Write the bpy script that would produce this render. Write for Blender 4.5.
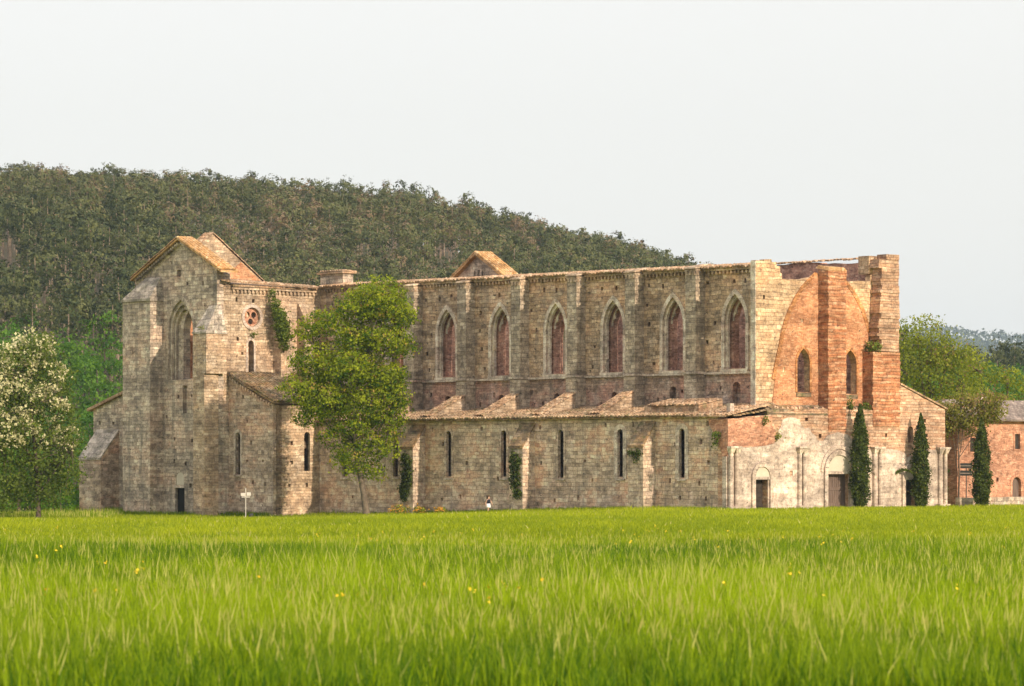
import bpy, bmesh, math, random
import numpy as np
from mathutils import Vector, Matrix
from mathutils.geometry import tessellate_polygon
R = math.radians
random.seed(7)
RNG = np.random.default_rng(7)
scene = bpy.context.scene
COL = scene.collection
for o in list(bpy.data.objects):
    bpy.data.objects.remove(o)

# ------------------------------------------------------------------ camera, sky, sun, exposure
ANG = R(49.26)                      # how far the church axis turns away from the picture plane
CA, SA = math.cos(ANG), math.sin(ANG)
CX, CY = 14.136, 227.767            # ground point of the church's near corner
cam_d = bpy.data.cameras.new("camera")
cam = bpy.data.objects.new("camera", cam_d)
COL.objects.link(cam)
cam.location = (0, 0, 2.976)
cam.rotation_euler = (R(90), 0, 0)
cam_d.sensor_width = 36
cam_d.lens = 3480.459 / 1024 * 36
cam_d.shift_y = 121.6 / 1024
cam_d.clip_start = 1
cam_d.clip_end = 20000
cam_d.dof.use_dof = True
cam_d.dof.focus_distance = 240
cam_d.dof.aperture_fstop = 3.0
scene.camera = cam

SUN_ELEV = R(25)
SUN_OFF = R(1.2)
sd = Vector((CA * math.cos(SUN_OFF) + SA * math.sin(SUN_OFF),
             -SA * math.cos(SUN_OFF) + CA * math.sin(SUN_OFF), 0)) * math.cos(SUN_ELEV)
sd.z = math.sin(SUN_ELEV)
sun_d = bpy.data.lights.new("sun", 'SUN')
sun_d.energy = 3.1
sun_d.angle = R(0.6)
sun_d.color = (1.0, 0.83, 0.62)
sun = bpy.data.objects.new("sun", sun_d)
COL.objects.link(sun)
sun.rotation_euler = sd.to_track_quat('Z', 'Y').to_euler()
sun.location = (60, -60, 90)

world = bpy.data.worlds.new("World")
scene.world = world
world.use_nodes = True
wn = world.node_tree
wn.nodes.clear()
w_out = wn.nodes.new('ShaderNodeOutputWorld')
w_bg = wn.nodes.new('ShaderNodeBackground')
w_sky = wn.nodes.new('ShaderNodeTexSky')
w_sky.sky_type = 'NISHITA'
w_sky.sun_disc = False
w_sky.sun_elevation = SUN_ELEV
w_sky.sun_rotation = math.atan2(sd.x, sd.y)
w_sky.air_density = 1.0
w_sky.dust_density = 2.0
w_sky.ozone_density = 1.0
w_mix = wn.nodes.new('ShaderNodeMix')
w_mix.data_type = 'RGBA'
w_mix.inputs[0].default_value = 0.86          # thin even cloud veil over the whole sky
w_mix.inputs[7].default_value = (5.55, 5.35, 5.1, 1)
wn.links.new(w_sky.outputs[0], w_mix.inputs[6])
# bright overcast veil: lighter overhead than at the horizon, as in a thin cloud layer
w_tc = wn.nodes.new('ShaderNodeTexCoord')
w_sep = wn.nodes.new('ShaderNodeSeparateXYZ')
wn.links.new(w_tc.outputs['Generated'], w_sep.inputs[0])
w_mr = wn.nodes.new('ShaderNodeMapRange')
w_mr.inputs[1].default_value = 0.1
w_mr.inputs[2].default_value = 0.9
w_mr.inputs[3].default_value = 1.0
w_mr.inputs[4].default_value = 2.0
wn.links.new(w_sep.outputs[2], w_mr.inputs[0])
w_vl = wn.nodes.new('ShaderNodeVectorMath')
w_vl.operation = 'SCALE'
w_vl.inputs[0].default_value = (5.65, 5.42, 5.1)
wn.links.new(w_mr.outputs[0], w_vl.inputs['Scale'])
wn.links.new(w_vl.outputs[0], w_mix.inputs[7])
wn.links.new(w_mix.outputs[2], w_bg.inputs[0])
w_bg.inputs[1].default_value = 0.1
wn.links.new(w_bg.outputs[0], w_out.inputs[0])

scene.view_settings.view_transform = 'Standard'
scene.view_settings.look = 'None'
scene.view_settings.exposure = 0.82
scene.view_settings.gamma = 1
scene.render.engine = 'CYCLES'
scene.cycles.volume_bounces = 0
scene.cycles.transparent_max_bounces = 6
scene.cycles.max_bounces = 6

HAZE_DENSITY = 0.8e-4


# ------------------------------------------------------------------ node helpers
class NT:
    def __init__(s, name, rough=0.9, spec=0.2):
        s.m = bpy.data.materials.new(name)
        s.m.use_nodes = True
        s.t = s.m.node_tree
        s.b = s.t.nodes['Principled BSDF']
        s.b.inputs['Roughness'].default_value = rough
        s.b.inputs['Specular IOR Level'].default_value = spec

    def n(s, typ, **kw):
        nd = s.t.nodes.new(typ)
        for k, v in kw.items():
            setattr(nd, k, v)
        return nd

    def l(s, a, b):
        s.t.links.new(a, b)

    def put(s, sock, v):
        if isinstance(v, bpy.types.NodeSocket):
            s.l(v, sock)
        elif isinstance(v, (tuple, list)) and len(v) == 3 and sock.type == 'RGBA':
            sock.default_value = (*v, 1)
        else:
            sock.default_value = v

    def math(s, op, a, b=0.0, clamp=False):
        nd = s.n('ShaderNodeMath', operation=op, use_clamp=clamp)
        s.put(nd.inputs[0], a)
        s.put(nd.inputs[1], b)
        return nd.outputs[0]

    def mix(s, f, a, b, mode='MIX'):
        nd = s.n('ShaderNodeMix', data_type='RGBA', blend_type=mode)
        s.put(nd.inputs[0], f)
        s.put(nd.inputs[6], a)
        s.put(nd.inputs[7], b)
        return nd.outputs[2]

    def noise(s, vec, scale, detail=3, rough=0.55, dist=0.0):
        nd = s.n('ShaderNodeTexNoise')
        s.l(vec, nd.inputs['Vector'])
        nd.inputs['Scale'].default_value = scale
        nd.inputs['Detail'].default_value = detail
        nd.inputs['Roughness'].default_value = rough
        nd.inputs['Distortion'].default_value = dist
        return nd.outputs['Fac']

    def ramp(s, f, stops):
        nd = s.n('ShaderNodeValToRGB')
        e = nd.color_ramp.elements
        while len(e) < len(stops):
            e.new(0.5)
        for i, (p, c) in enumerate(stops):
            e[i].position = p
            e[i].color = (*c, 1) if len(c) == 3 else c
        s.l(f, nd.inputs[0])
        return nd.outputs[0]

    def thr(s, f, lo, hi):
        nd = s.n('ShaderNodeMapRange', clamp=True)
        s.l(f, nd.inputs[0])
        nd.inputs[1].default_value = lo
        nd.inputs[2].default_value = hi
        return nd.outputs[0]

    def obj(s):
        return s.n('ShaderNodeTexCoord').outputs['Object']

    def scale(s, vec, sc):
        nd = s.n('ShaderNodeMapping')
        s.l(vec, nd.inputs[0])
        nd.inputs['Scale'].default_value = sc
        return nd.outputs[0]

    def attr(s, name):
        return s.n('ShaderNodeAttribute', attribute_name=name).outputs['Fac']

    def bump(s, h, dist, strength=1.0):
        nd = s.n('ShaderNodeBump')
        s.l(h, nd.inputs['Height'])
        nd.inputs['Distance'].default_value = dist
        nd.inputs['Strength'].default_value = strength
        s.l(nd.outputs[0], s.b.inputs['Normal'])


def masonry(name, c1, c2, mortar, bw=0.55, rh=0.3, ms=0.02, stain=0.6, stain_col=(0.085, 0.08, 0.07),
            pale=0.3, pale_col=(0.5, 0.47, 0.41), red=0.0, red_col=(0.32, 0.15, 0.085), bands=0.0,
            band_h=0.62, band_col=(0.36, 0.17, 0.095), warp=0.05, lich=0.0, bump=0.035, red_lo=0.5, gain=1.0):
    c1, c2, mortar, pale_col, red_col, stain_col = [tuple(gain * x_ * w_ for x_, w_ in zip(q_, (1.03, 0.975, 1.01))) for q_ in (c1, c2, mortar, pale_col, red_col, stain_col)]
    t = NT(name)
    o = t.obj()
    sp = t.n('ShaderNodeSeparateXYZ')
    t.l(o, sp.inputs[0])
    wn1 = t.noise(o, 0.7, 2)
    zc = t.n('ShaderNodeCombineXYZ')
    t.l(sp.outputs[2], zc.inputs[2])
    wz = t.math('ADD', sp.outputs[2], t.math('MULTIPLY', t.math('SUBTRACT', wn1, 0.5), warp * 4.5))
    wz = t.math('ADD', wz, t.math('MULTIPLY', t.noise(zc.outputs[0], 2.2, 2), min(0.3, rh)))
    along = t.math('ADD', sp.outputs[0], sp.outputs[1])
    along = t.math('ADD', along, t.math('MULTIPLY', t.math('SUBTRACT', t.noise(o, 1.9, 2), 0.5), warp * 2))
    cb = t.n('ShaderNodeCombineXYZ')
    t.l(along, cb.inputs[0])
    t.l(wz, cb.inputs[1])
    br = t.n('ShaderNodeTexBrick', offset=0.5, squash=0.82, squash_frequency=3)
    t.l(cb.outputs[0], br.inputs['Vector'])
    t.put(br.inputs['Color1'], c1)
    t.put(br.inputs['Color2'], c2)
    t.put(br.inputs['Mortar'], tuple(0.4 * m_ + 0.30 * (a_ + b_) for m_, a_, b_ in zip(mortar, c1, c2)))
    br.inputs['Scale'].default_value = 1
    br.inputs['Mortar Size'].default_value = ms
    br.inputs['Mortar Smooth'].default_value = 0.6
    br.inputs['Bias'].default_value = 0.0
    br.inputs['Brick Width'].default_value = bw
    br.inputs['Row Height'].default_value = rh
    c = br.outputs['Color']
    # second, larger set of odd stones
    br2 = t.n('ShaderNodeTexBrick', offset=0.5, squash=0.82, squash_frequency=3)
    t.l(cb.outputs[0], br2.inputs['Vector'])
    br2.inputs['Color1'].default_value = (0, 0, 0, 1)
    br2.inputs['Color2'].default_value = (1, 1, 1, 1)
    br2.inputs['Mortar'].default_value = (0.5, 0.5, 0.5, 1)
    br2.inputs['Scale'].default_value = 1
    br2.inputs['Mortar Size'].default_value = 0.0
    br2.inputs['Brick Width'].default_value = bw
    br2.inputs['Row Height'].default_value = rh
    br2.inputs['Bias'].default_value = -0.1
    odd = t.thr(br2.outputs['Fac'], 0, 1)
    nb = t.thr(br2.outputs['Color'], 0.62, 0.95)
    c = t.mix(t.math('MULTIPLY', nb, 0.34), c, t.mix(0.5, c, (0.62, 0.56, 0.46)))
    if bands:
        st = t.math('FRACT', t.math('DIVIDE', t.math('ADD', wz, t.math('MULTIPLY', t.noise(o, 0.35, 1), 0.5)), band_h))
        bm = t.math('MULTIPLY', t.thr(st, 0.46, 0.54), bands)
        bm = t.math('MULTIPLY', bm, t.thr(t.noise(o, 1.3, 2), 0.32, 0.5))
        c = t.mix(bm, c, t.mix(t.noise(o, 7, 2), band_col, tuple(x * 1.5 for x in band_col)))
    if red:
        rm = t.thr(t.noise(t.scale(o, (0.5, 0.5, 1.1)), 0.55, 4, 0.6), red_lo, red_lo + 0.07)
        c = t.mix(t.math('MULTIPLY', rm, red), c, t.mix(t.noise(o, 5, 2), red_col, tuple(x * 1.55 for x in red_col)))
    pm = t.thr(t.noise(o, 0.8, 4, 0.65), 0.52, 0.7)
    c = t.mix(t.math('MULTIPLY', pm, pale), c, pale_col)
    # broad tonal drift of the masonry, course by course and patch by patch
    tone = t.noise(t.scale(o, (0.28, 0.28, 0.6)), 1.0, 6, 0.72)
    c = t.mix(0.85, c, t.ramp(tone, [(0.3, (0.2, 0.19, 0.19)), (0.5, (0.5, 0.5, 0.5)), (0.7, (0.76, 0.73, 0.69))]), 'OVERLAY')
    rows = t.noise(t.scale(cb.outputs[0], (0.5, 3.4 / 1.0, 1)), 1.0, 4, 0.7)
    c = t.mix(0.4, c, t.ramp(rows, [(0.33, (0.24, 0.23, 0.22)), (0.5, (0.5, 0.5, 0.5)), (0.68, (0.68, 0.66, 0.63))]), 'OVERLAY')
    c = t.mix(0.3, c, t.ramp(br2.outputs['Color'], [(0.0, (0.22, 0.21, 0.2)), (0.35, (0.5, 0.49, 0.47)), (0.7, (0.52, 0.52, 0.52)), (1.0, (0.74, 0.72, 0.69))]), 'OVERLAY')
    mot = t.noise(o, 2.1, 4, 0.7)
    c = t.mix(0.7 if max(c1) < 0.45 * gain else 0.45, c, t.ramp(mot, [(0.3, (0.15, 0.135, 0.12)), (0.46, (0.5, 0.5, 0.5)), (0.68, (0.7, 0.69, 0.67))]), 'OVERLAY')
    # rain streaks and blotches
    s1 = t.thr(t.noise(t.scale(o, (1.6, 1.6, 0.16)), 1.0, 4, 0.6), 0.5, 0.68)
    s2 = t.thr(t.noise(o, 1.1, 5, 0.7), 0.5, 0.66)
    sm = t.math('MULTIPLY', t.math('MAXIMUM', s1, s2), stain)
    c = t.mix(sm, c, stain_col)
    # speckle
    sk = t.noise(o, 9, 3, 0.7)
    c = t.mix(0.85, c, t.ramp(sk, [(0.25, (0.25, 0.24, 0.22)), (0.5, (0.5, 0.5, 0.5)), (0.78, (0.8, 0.78, 0.74))]), 'OVERLAY')
    # single dark pits and gaps
    pit = t.thr(t.noise(t.scale(o, (1, 1, 1.7)), 2.6, 3, 0.6), 0.655, 0.71)
    c = t.mix(t.math('MULTIPLY', pit, 0.85), c, (0.05, 0.045, 0.04))
    if lich:
        lm = t.thr(t.noise(o, 1.7, 4, 0.7), 0.52, 0.66)
        c = t.mix(t.math('MULTIPLY', lm, lich), c, (0.10, 0.11, 0.04))
    t.l(c, t.b.inputs['Base Color'])
    h = t.math('SUBTRACT', t.math('ADD', t.math('MULTIPLY', t.noise(o, 5, 4, 0.65), 0.9), t.math('MULTIPLY', nb, 0.4)), br.outputs['Fac'])
    t.bump(h, bump)
    return t.m


def simple(name, col, col2=None, scale=3.0, rough=0.85, bump=0.0, spec=0.2):
    t = NT(name, rough, spec)
    o = t.obj()
    f = t.noise(o, scale, 4, 0.65)
    col2 = col2 or tuple(c * 0.6 for c in col)
    t.l(t.mix(t.thr(f, 0.32, 0.68), col, col2), t.b.inputs['Base Color'])
    if bump:
        t.bump(t.noise(o, scale * 3, 4), bump)
    return t.m


M = {}
M['aisle'] = masonry('aisle_stone', (0.265, 0.21, 0.15), (0.345, 0.28, 0.205), (0.15, 0.125, 0.095), 0.5, 0.27, stain=0.5, pale=0.25, red=0.22, gain=1.6)
M['clere'] = masonry('clerestory_stone', (0.235, 0.172, 0.11), (0.325, 0.248, 0.165), (0.12, 0.1, 0.07), 0.52, 0.26, stain=0.5, pale=0.2, red=0.15, gain=1.45)
M['pilaster'] = masonry('pilaster_stone', (0.3, 0.255, 0.19), (0.41, 0.355, 0.27), (0.16, 0.135, 0.1), 0.55, 0.27, stain=0.5, pale=0.35, pale_col=(0.46, 0.42, 0.35))
M['clere_low'] = masonry('clerestory_lower_masonry', (0.205, 0.155, 0.115), (0.28, 0.21, 0.155), (0.12, 0.09, 0.07), 0.4, 0.2, stain=0.5, pale=0.3, red=0.6, red_col=(0.17, 0.09, 0.068), red_lo=0.46, gain=1.5)
M['facade'] = masonry('facade_stone', (0.40, 0.27, 0.18), (0.46, 0.325, 0.225), (0.30, 0.2, 0.12), 0.5, 0.2, stain=0.12, pale=0.3, pale_col=(0.55, 0.45, 0.32), bands=0.45, band_h=0.5, band_col=(0.36, 0.19, 0.115), stain_col=(0.2, 0.13, 0.08))
M['spandrel'] = masonry('facade_yellow_ashlar', (0.42, 0.30, 0.185), (0.50, 0.38, 0.245), (0.27, 0.18, 0.11), 0.5, 0.27, stain=0.2, pale=0.3, pale_col=(0.56, 0.46, 0.33), red=0.35, red_col=(0.4, 0.235, 0.135), stain_col=(0.22, 0.15, 0.09))
M['banded'] = masonry('banded_brick_and_stone', (0.41, 0.205, 0.105), (0.46, 0.26, 0.15), (0.26, 0.14, 0.08), 0.5, 0.2, stain=0.16, pale=0.3, pale_col=(0.52, 0.41, 0.29), bands=0.8, band_h=0.4, band_col=(0.28, 0.105, 0.05), stain_col=(0.2, 0.11, 0.06))
M['brick'] = masonry('orange_brick', (0.45, 0.21, 0.105), (0.51, 0.275, 0.145), (0.36, 0.24, 0.15), 0.28, 0.085, 0.012, stain=0.3, pale=0.5, pale_col=(0.52, 0.36, 0.21), stain_col=(0.27, 0.1, 0.045), warp=0.01, bump=0.012)
M['brick_pink'] = masonry('pink_brick', (0.4, 0.2, 0.125), (0.46, 0.255, 0.165), (0.4, 0.28, 0.2), 0.28, 0.085, 0.012, stain=0.12, pale=0.2, pale_col=(0.5, 0.36, 0.26), stain_col=(0.22, 0.11, 0.07), warp=0.01, bump=0.012)
M['brick_arch'] = masonry('arch_brick', (0.36, 0.16, 0.06), (0.46, 0.23, 0.09), (0.3, 0.18, 0.1), 0.28, 0.085, 0.012, stain=0.25, pale=0.25, pale_col=(0.5, 0.33, 0.18), stain_col=(0.16, 0.08, 0.04), warp=0.01, bump=0.012)
M['brick_dark'] = masonry('old_red_brick', (0.26, 0.12, 0.075), (0.34, 0.17, 0.11), (0.22, 0.14, 0.1), 0.28, 0.085, 0.012, stain=0.3, pale=0.2, pale_col=(0.4, 0.25, 0.18), warp=0.01, bump=0.012)
M['brick_inner'] = masonry('inner_red_brick', (0.33, 0.18, 0.13), (0.43, 0.26, 0.195), (0.3, 0.21, 0.165), 0.28, 0.1, 0.012, stain=0.35, pale=0.3, pale_col=(0.4, 0.28, 0.22), warp=0.01, bump=0.012)
M['trav'] = masonry('white_travertine', (0.42, 0.36, 0.30), (0.475, 0.415, 0.35), (0.38, 0.325, 0.27), 0.85, 0.4, 0.008, stain=0.35, pale=0.45, pale_col=(0.53, 0.485, 0.425), stain_col=(0.27, 0.21, 0.155), bump=0.01)
M['trav_grey'] = masonry('grey_travertine', (0.3, 0.265, 0.215), (0.385, 0.345, 0.285), (0.17, 0.15, 0.12), 0.4, 0.42, 0.012, stain=0.45, pale=0.3, bump=0.015, gain=1.5)
M['transept'] = masonry('transept_front_stone', (0.215, 0.185, 0.145), (0.32, 0.28, 0.22), (0.12, 0.105, 0.085), 0.6, 0.27, stain=0.62, pale=0.35, pale_col=(0.42, 0.38, 0.31), red=0.25, red_col=(0.22, 0.13, 0.09), gain=1.6)
M['transept_side'] = masonry('transept_side_stone', (0.38, 0.29, 0.19), (0.46, 0.375, 0.265), (0.26, 0.2, 0.14), 0.5, 0.22, 0.012, stain=0.42, pale=0.5, pale_col=(0.54, 0.48, 0.39), stain_col=(0.17, 0.135, 0.1), red=0.25, red_col=(0.32, 0.2, 0.13))
M['transept_pale'] = masonry('dressed_window_stone', (0.27, 0.235, 0.185), (0.36, 0.32, 0.255), (0.15, 0.13, 0.1), 0.4, 0.4, 0.012, stain=0.45, pale=0.3, pale_col=(0.42, 0.38, 0.31), gain=1.4)
M['buttress'] = masonry('buttress_stone', (0.25, 0.2, 0.15), (0.335, 0.275, 0.21), (0.16, 0.13, 0.1), 0.45, 0.26, stain=0.6, pale=0.3, lich=0.15, gain=1.55)
M['chapel'] = masonry('chapel_stone', (0.25, 0.2, 0.15), (0.335, 0.275, 0.21), (0.16, 0.13, 0.1), 0.5, 0.26, stain=0.4, pale=0.3, red=0.25, gain=1.5)
M['tile'] = masonry('clay_roof_tiles', (0.34, 0.22, 0.13), (0.40, 0.29, 0.19), (0.2, 0.14, 0.09), 0.24, 0.3, 0.01, stain=0.35, pale=0.4, pale_col=(0.5, 0.42, 0.3), lich=0.5, stain_col=(0.12, 0.09, 0.06), bump=0.02)
M['tile_gold'] = masonry('orange_lichen_tiles', (0.44, 0.26, 0.1), (0.47, 0.31, 0.15), (0.28, 0.17, 0.08), 0.24, 0.3, 0.01, stain=0.2, pale=0.3, pale_col=(0.55, 0.42, 0.24), lich=0.1, bump=0.02)
M['tile_moss'] = masonry('mossy_clay_tiles', (0.31, 0.21, 0.125), (0.38, 0.28, 0.18), (0.18, 0.13, 0.08), 0.24, 0.3, 0.01, stain=0.4, pale=0.4, pale_col=(0.46, 0.39, 0.28), lich=0.85, stain_col=(0.1, 0.08, 0.05), bump=0.02)
M['roof_grey'] = masonry('grey_brown_roof_tiles', (0.2, 0.165, 0.14), (0.27, 0.225, 0.19), (0.12, 0.1, 0.08), 0.24, 0.3, 0.01, stain=0.4, pale=0.3, pale_col=(0.34, 0.3, 0.26), bump=0.02)
M['moss_slab'] = masonry('mossy_stone_slabs', (0.22, 0.165, 0.1), (0.29, 0.22, 0.13), (0.09, 0.075, 0.05), 0.45, 0.24, stain=0.45, pale=0.15, lich=0.8, red=0.4, red_col=(0.3, 0.17, 0.06), gain=0.85)
M['cap_stone'] = masonry('pale_cap_slabs', (0.3, 0.275, 0.23), (0.42, 0.385, 0.33), (0.12, 0.105, 0.085), 0.7, 0.4, stain=0.62, pale=0.4, lich=0.35)
M['wood'] = NT('weathered_wood')
_t = M['wood']
_o = _t.obj()
_f = _t.noise(_t.scale(_o, (9, 9, 0.7)), 1.2, 4, 0.6)
_t.l(_t.ramp(_f, [(0.3, (0.09, 0.06, 0.05)), (0.7, (0.2, 0.145, 0.12))]), _t.b.inputs['Base Color'])
M['wood'] = _t.m
M['wood_dark'] = simple('dark_old_wood', (0.06, 0.045, 0.035), (0.025, 0.02, 0.017), 4)
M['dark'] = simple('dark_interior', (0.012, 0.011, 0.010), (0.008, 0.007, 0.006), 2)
M['metal_white'] = simple('white_painted_metal', (0.55, 0.5, 0.45), (0.42, 0.39, 0.36), 6, 0.5)
M['metal_dark'] = simple('dark_painted_metal', (0.035, 0.035, 0.035), (0.06, 0.06, 0.055), 6, 0.5)
M['bark'] = simple('grey_brown_bark', (0.13, 0.1, 0.075), (0.06, 0.045, 0.035), 6, 0.95, 0.03)
M['bark_mid'] = simple('grey_bark', (0.19, 0.15, 0.11), (0.08, 0.062, 0.048), 4, 0.95, 0.03)
M['bark_pale'] = simple('pale_bark', (0.28, 0.23, 0.17), (0.15, 0.12, 0.09), 5, 0.95, 0.03)


def leaf_mat(name, c1, c2, trans=0.35, tint_amp=0.5, dry=None, dry_lo=0.8, obj_rand=0.0):
    """leaf surface: diffuse plus light let through the blade; tint attribute picks between two greens"""
    t = NT(name, 0.65, 0.15)
    f = t.attr('tint')
    if obj_rand:
        oi = t.n('ShaderNodeObjectInfo').outputs['Random']
        f = t.math('ADD', f, t.math('MULTIPLY', t.math('SUBTRACT', oi, 0.5), obj_rand), clamp=True)
    c = t.mix(f, c1, c2)
    if dry:
        c = t.mix(t.thr(f, dry_lo, min(dry_lo + 0.06, 1.0)), c, dry)
    t.l(c, t.b.inputs['Base Color'])
    tr = t.n('ShaderNodeBsdfTranslucent')
    hs = t.n('ShaderNodeHueSaturation')
    hs.inputs['Saturation'].default_value = 1.15
    hs.inputs['Value'].default_value = 1.25
    t.l(c, hs.inputs['Color'])
    t.l(hs.outputs[0], tr.inputs[0])
    mx = t.n('ShaderNodeMixShader')
    mx.inputs[0].default_value = trans
    t.l(t.b.outputs[0], mx.inputs[1])
    t.l(tr.outputs[0], mx.inputs[2])
    t.l(mx.outputs[0], t.t.nodes['Material Output'].inputs['Surface'])
    return t.m


M['acacia_leaf'] = leaf_mat('acacia_leaves', (0.035, 0.085, 0.004), (0.35, 0.39, 0.018), 0.4, dry=(0.34, 0.24, 0.06), dry_lo=0.92)
M['blossom'] = leaf_mat('cream_blossom', (0.48, 0.45, 0.25), (0.62, 0.57, 0.37), 0.3)
M['locust_leaf'] = leaf_mat('dull_green_leaves', (0.055, 0.085, 0.014), (0.15, 0.19, 0.03), 0.38)
M['ivy_leaf'] = leaf_mat('ivy_leaves', (0.05, 0.085, 0.012), (0.16, 0.2, 0.025), 0.3)
M['cypress_leaf'] = leaf_mat('cypress_foliage', (0.024, 0.042, 0.008), (0.10, 0.125, 0.018), 0.22, dry=(0.13, 0.095, 0.03), dry_lo=0.94)
M['olive_leaf'] = leaf_mat('olive_green_leaves', (0.10, 0.135, 0.014), (0.30, 0.32, 0.032), 0.4, dry=(0.26, 0.17, 0.07), dry_lo=0.9)
M['dry_leaf'] = leaf_mat('sparse_brownish_leaves', (0.11, 0.12, 0.02), (0.27, 0.25, 0.045), 0.35, dry=(0.27, 0.17, 0.09), dry_lo=0.72)
M['pine_leaf'] = leaf_mat('pine_needles', (0.03, 0.045, 0.014), (0.13, 0.135, 0.046), 0.12, dry=(0.16, 0.115, 0.065), dry_lo=0.92, obj_rand=0.6)
M['pine_far_leaf'] = leaf_mat('far_pine_needles', (0.04, 0.055, 0.025), (0.09, 0.1, 0.04), 0.1)
M['broad_leaf'] = leaf_mat('broad_leaves', (0.04, 0.105, 0.013), (0.125, 0.23, 0.022), 0.38, obj_rand=0.5)
M['grass'] = leaf_mat('meadow_grass', (0.035, 0.10, 0.003), (0.30, 0.39, 0.010), 0.48, dry=(0.46, 0.44, 0.13), dry_lo=0.94)
M['short_grass'] = leaf_mat('short_meadow_grass', (0.15, 0.205, 0.008), (0.36, 0.39, 0.022), 0.5, dry=(0.44, 0.4, 0.15), dry_lo=0.94)
M['petal'] = simple('yellow_petals', (0.65, 0.5, 0.03), (0.6, 0.38, 0.02), 5)
M['petal_orange'] = simple('orange_petals', (0.6, 0.33, 0.04), (0.5, 0.2, 0.02), 5)
M['pine_bark'] = simple('pine_bark', (0.34, 0.26, 0.19), (0.13, 0.095, 0.07), 2.0)


# ------------------------------------------------------------------ object helpers
def tag(o, label=None, cat=None, group=None, kind=None):
    if label:
        o['label'] = label
    if cat:
        o['category'] = cat
    if group:
        o['group'] = group
    if kind:
        o['kind'] = kind
    return o


def thing(name, label, cat, loc=(0, 0, 0), rz=0.0, group=None):
    o = bpy.data.objects.new(name, None)
    o.empty_display_size = 0.5
    COL.objects.link(o)
    o.location = loc
    o.rotation_euler = (0, 0, rz)
    return tag(o, label, cat, group)


def np_mesh(name, verts, faces_list, mats, mat_idx=None, tint=None, smooth=False):
    """faces_list: list of int arrays (n,k) (tri and quad blocks)"""
    me = bpy.data.meshes.new(name)
    verts = np.asarray(verts, np.float32)
    me.vertices.add(len(verts))
    me.vertices.foreach_set('co', verts.ravel())
    loops = np.concatenate([f.ravel() for f in faces_list]).astype(np.int32)
    tot = np.concatenate([np.full(len(f), f.shape[1], np.int32) for f in faces_list])
    start = np.concatenate([[0], np.cumsum(tot)[:-1]]).astype(np.int32)
    me.loops.add(len(loops))
    me.loops.foreach_set('vertex_index', loops)
    me.polygons.add(len(tot))
    me.polygons.foreach_set('loop_start', start)
    me.polygons.foreach_set('loop_total', tot)
    if mat_idx is not None:
        me.polygons.foreach_set('material_index', np.concatenate(mat_idx).astype(np.int32))
    if tint is not None:
        a = me.attributes.new('tint', 'FLOAT', 'POINT')
        a.data.foreach_set('value', np.asarray(tint, np.float32))
    for m in mats:
        me.materials.append(m)
    me.update(calc_edges=True)
    me.polygons.foreach_set('use_smooth', np.full(len(tot), smooth))
    return me


def link(name, me, parent=None):
    o = bpy.data.objects.new(name, me)
    COL.objects.link(o)
    if parent:
        o.parent = parent
    return o


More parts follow.
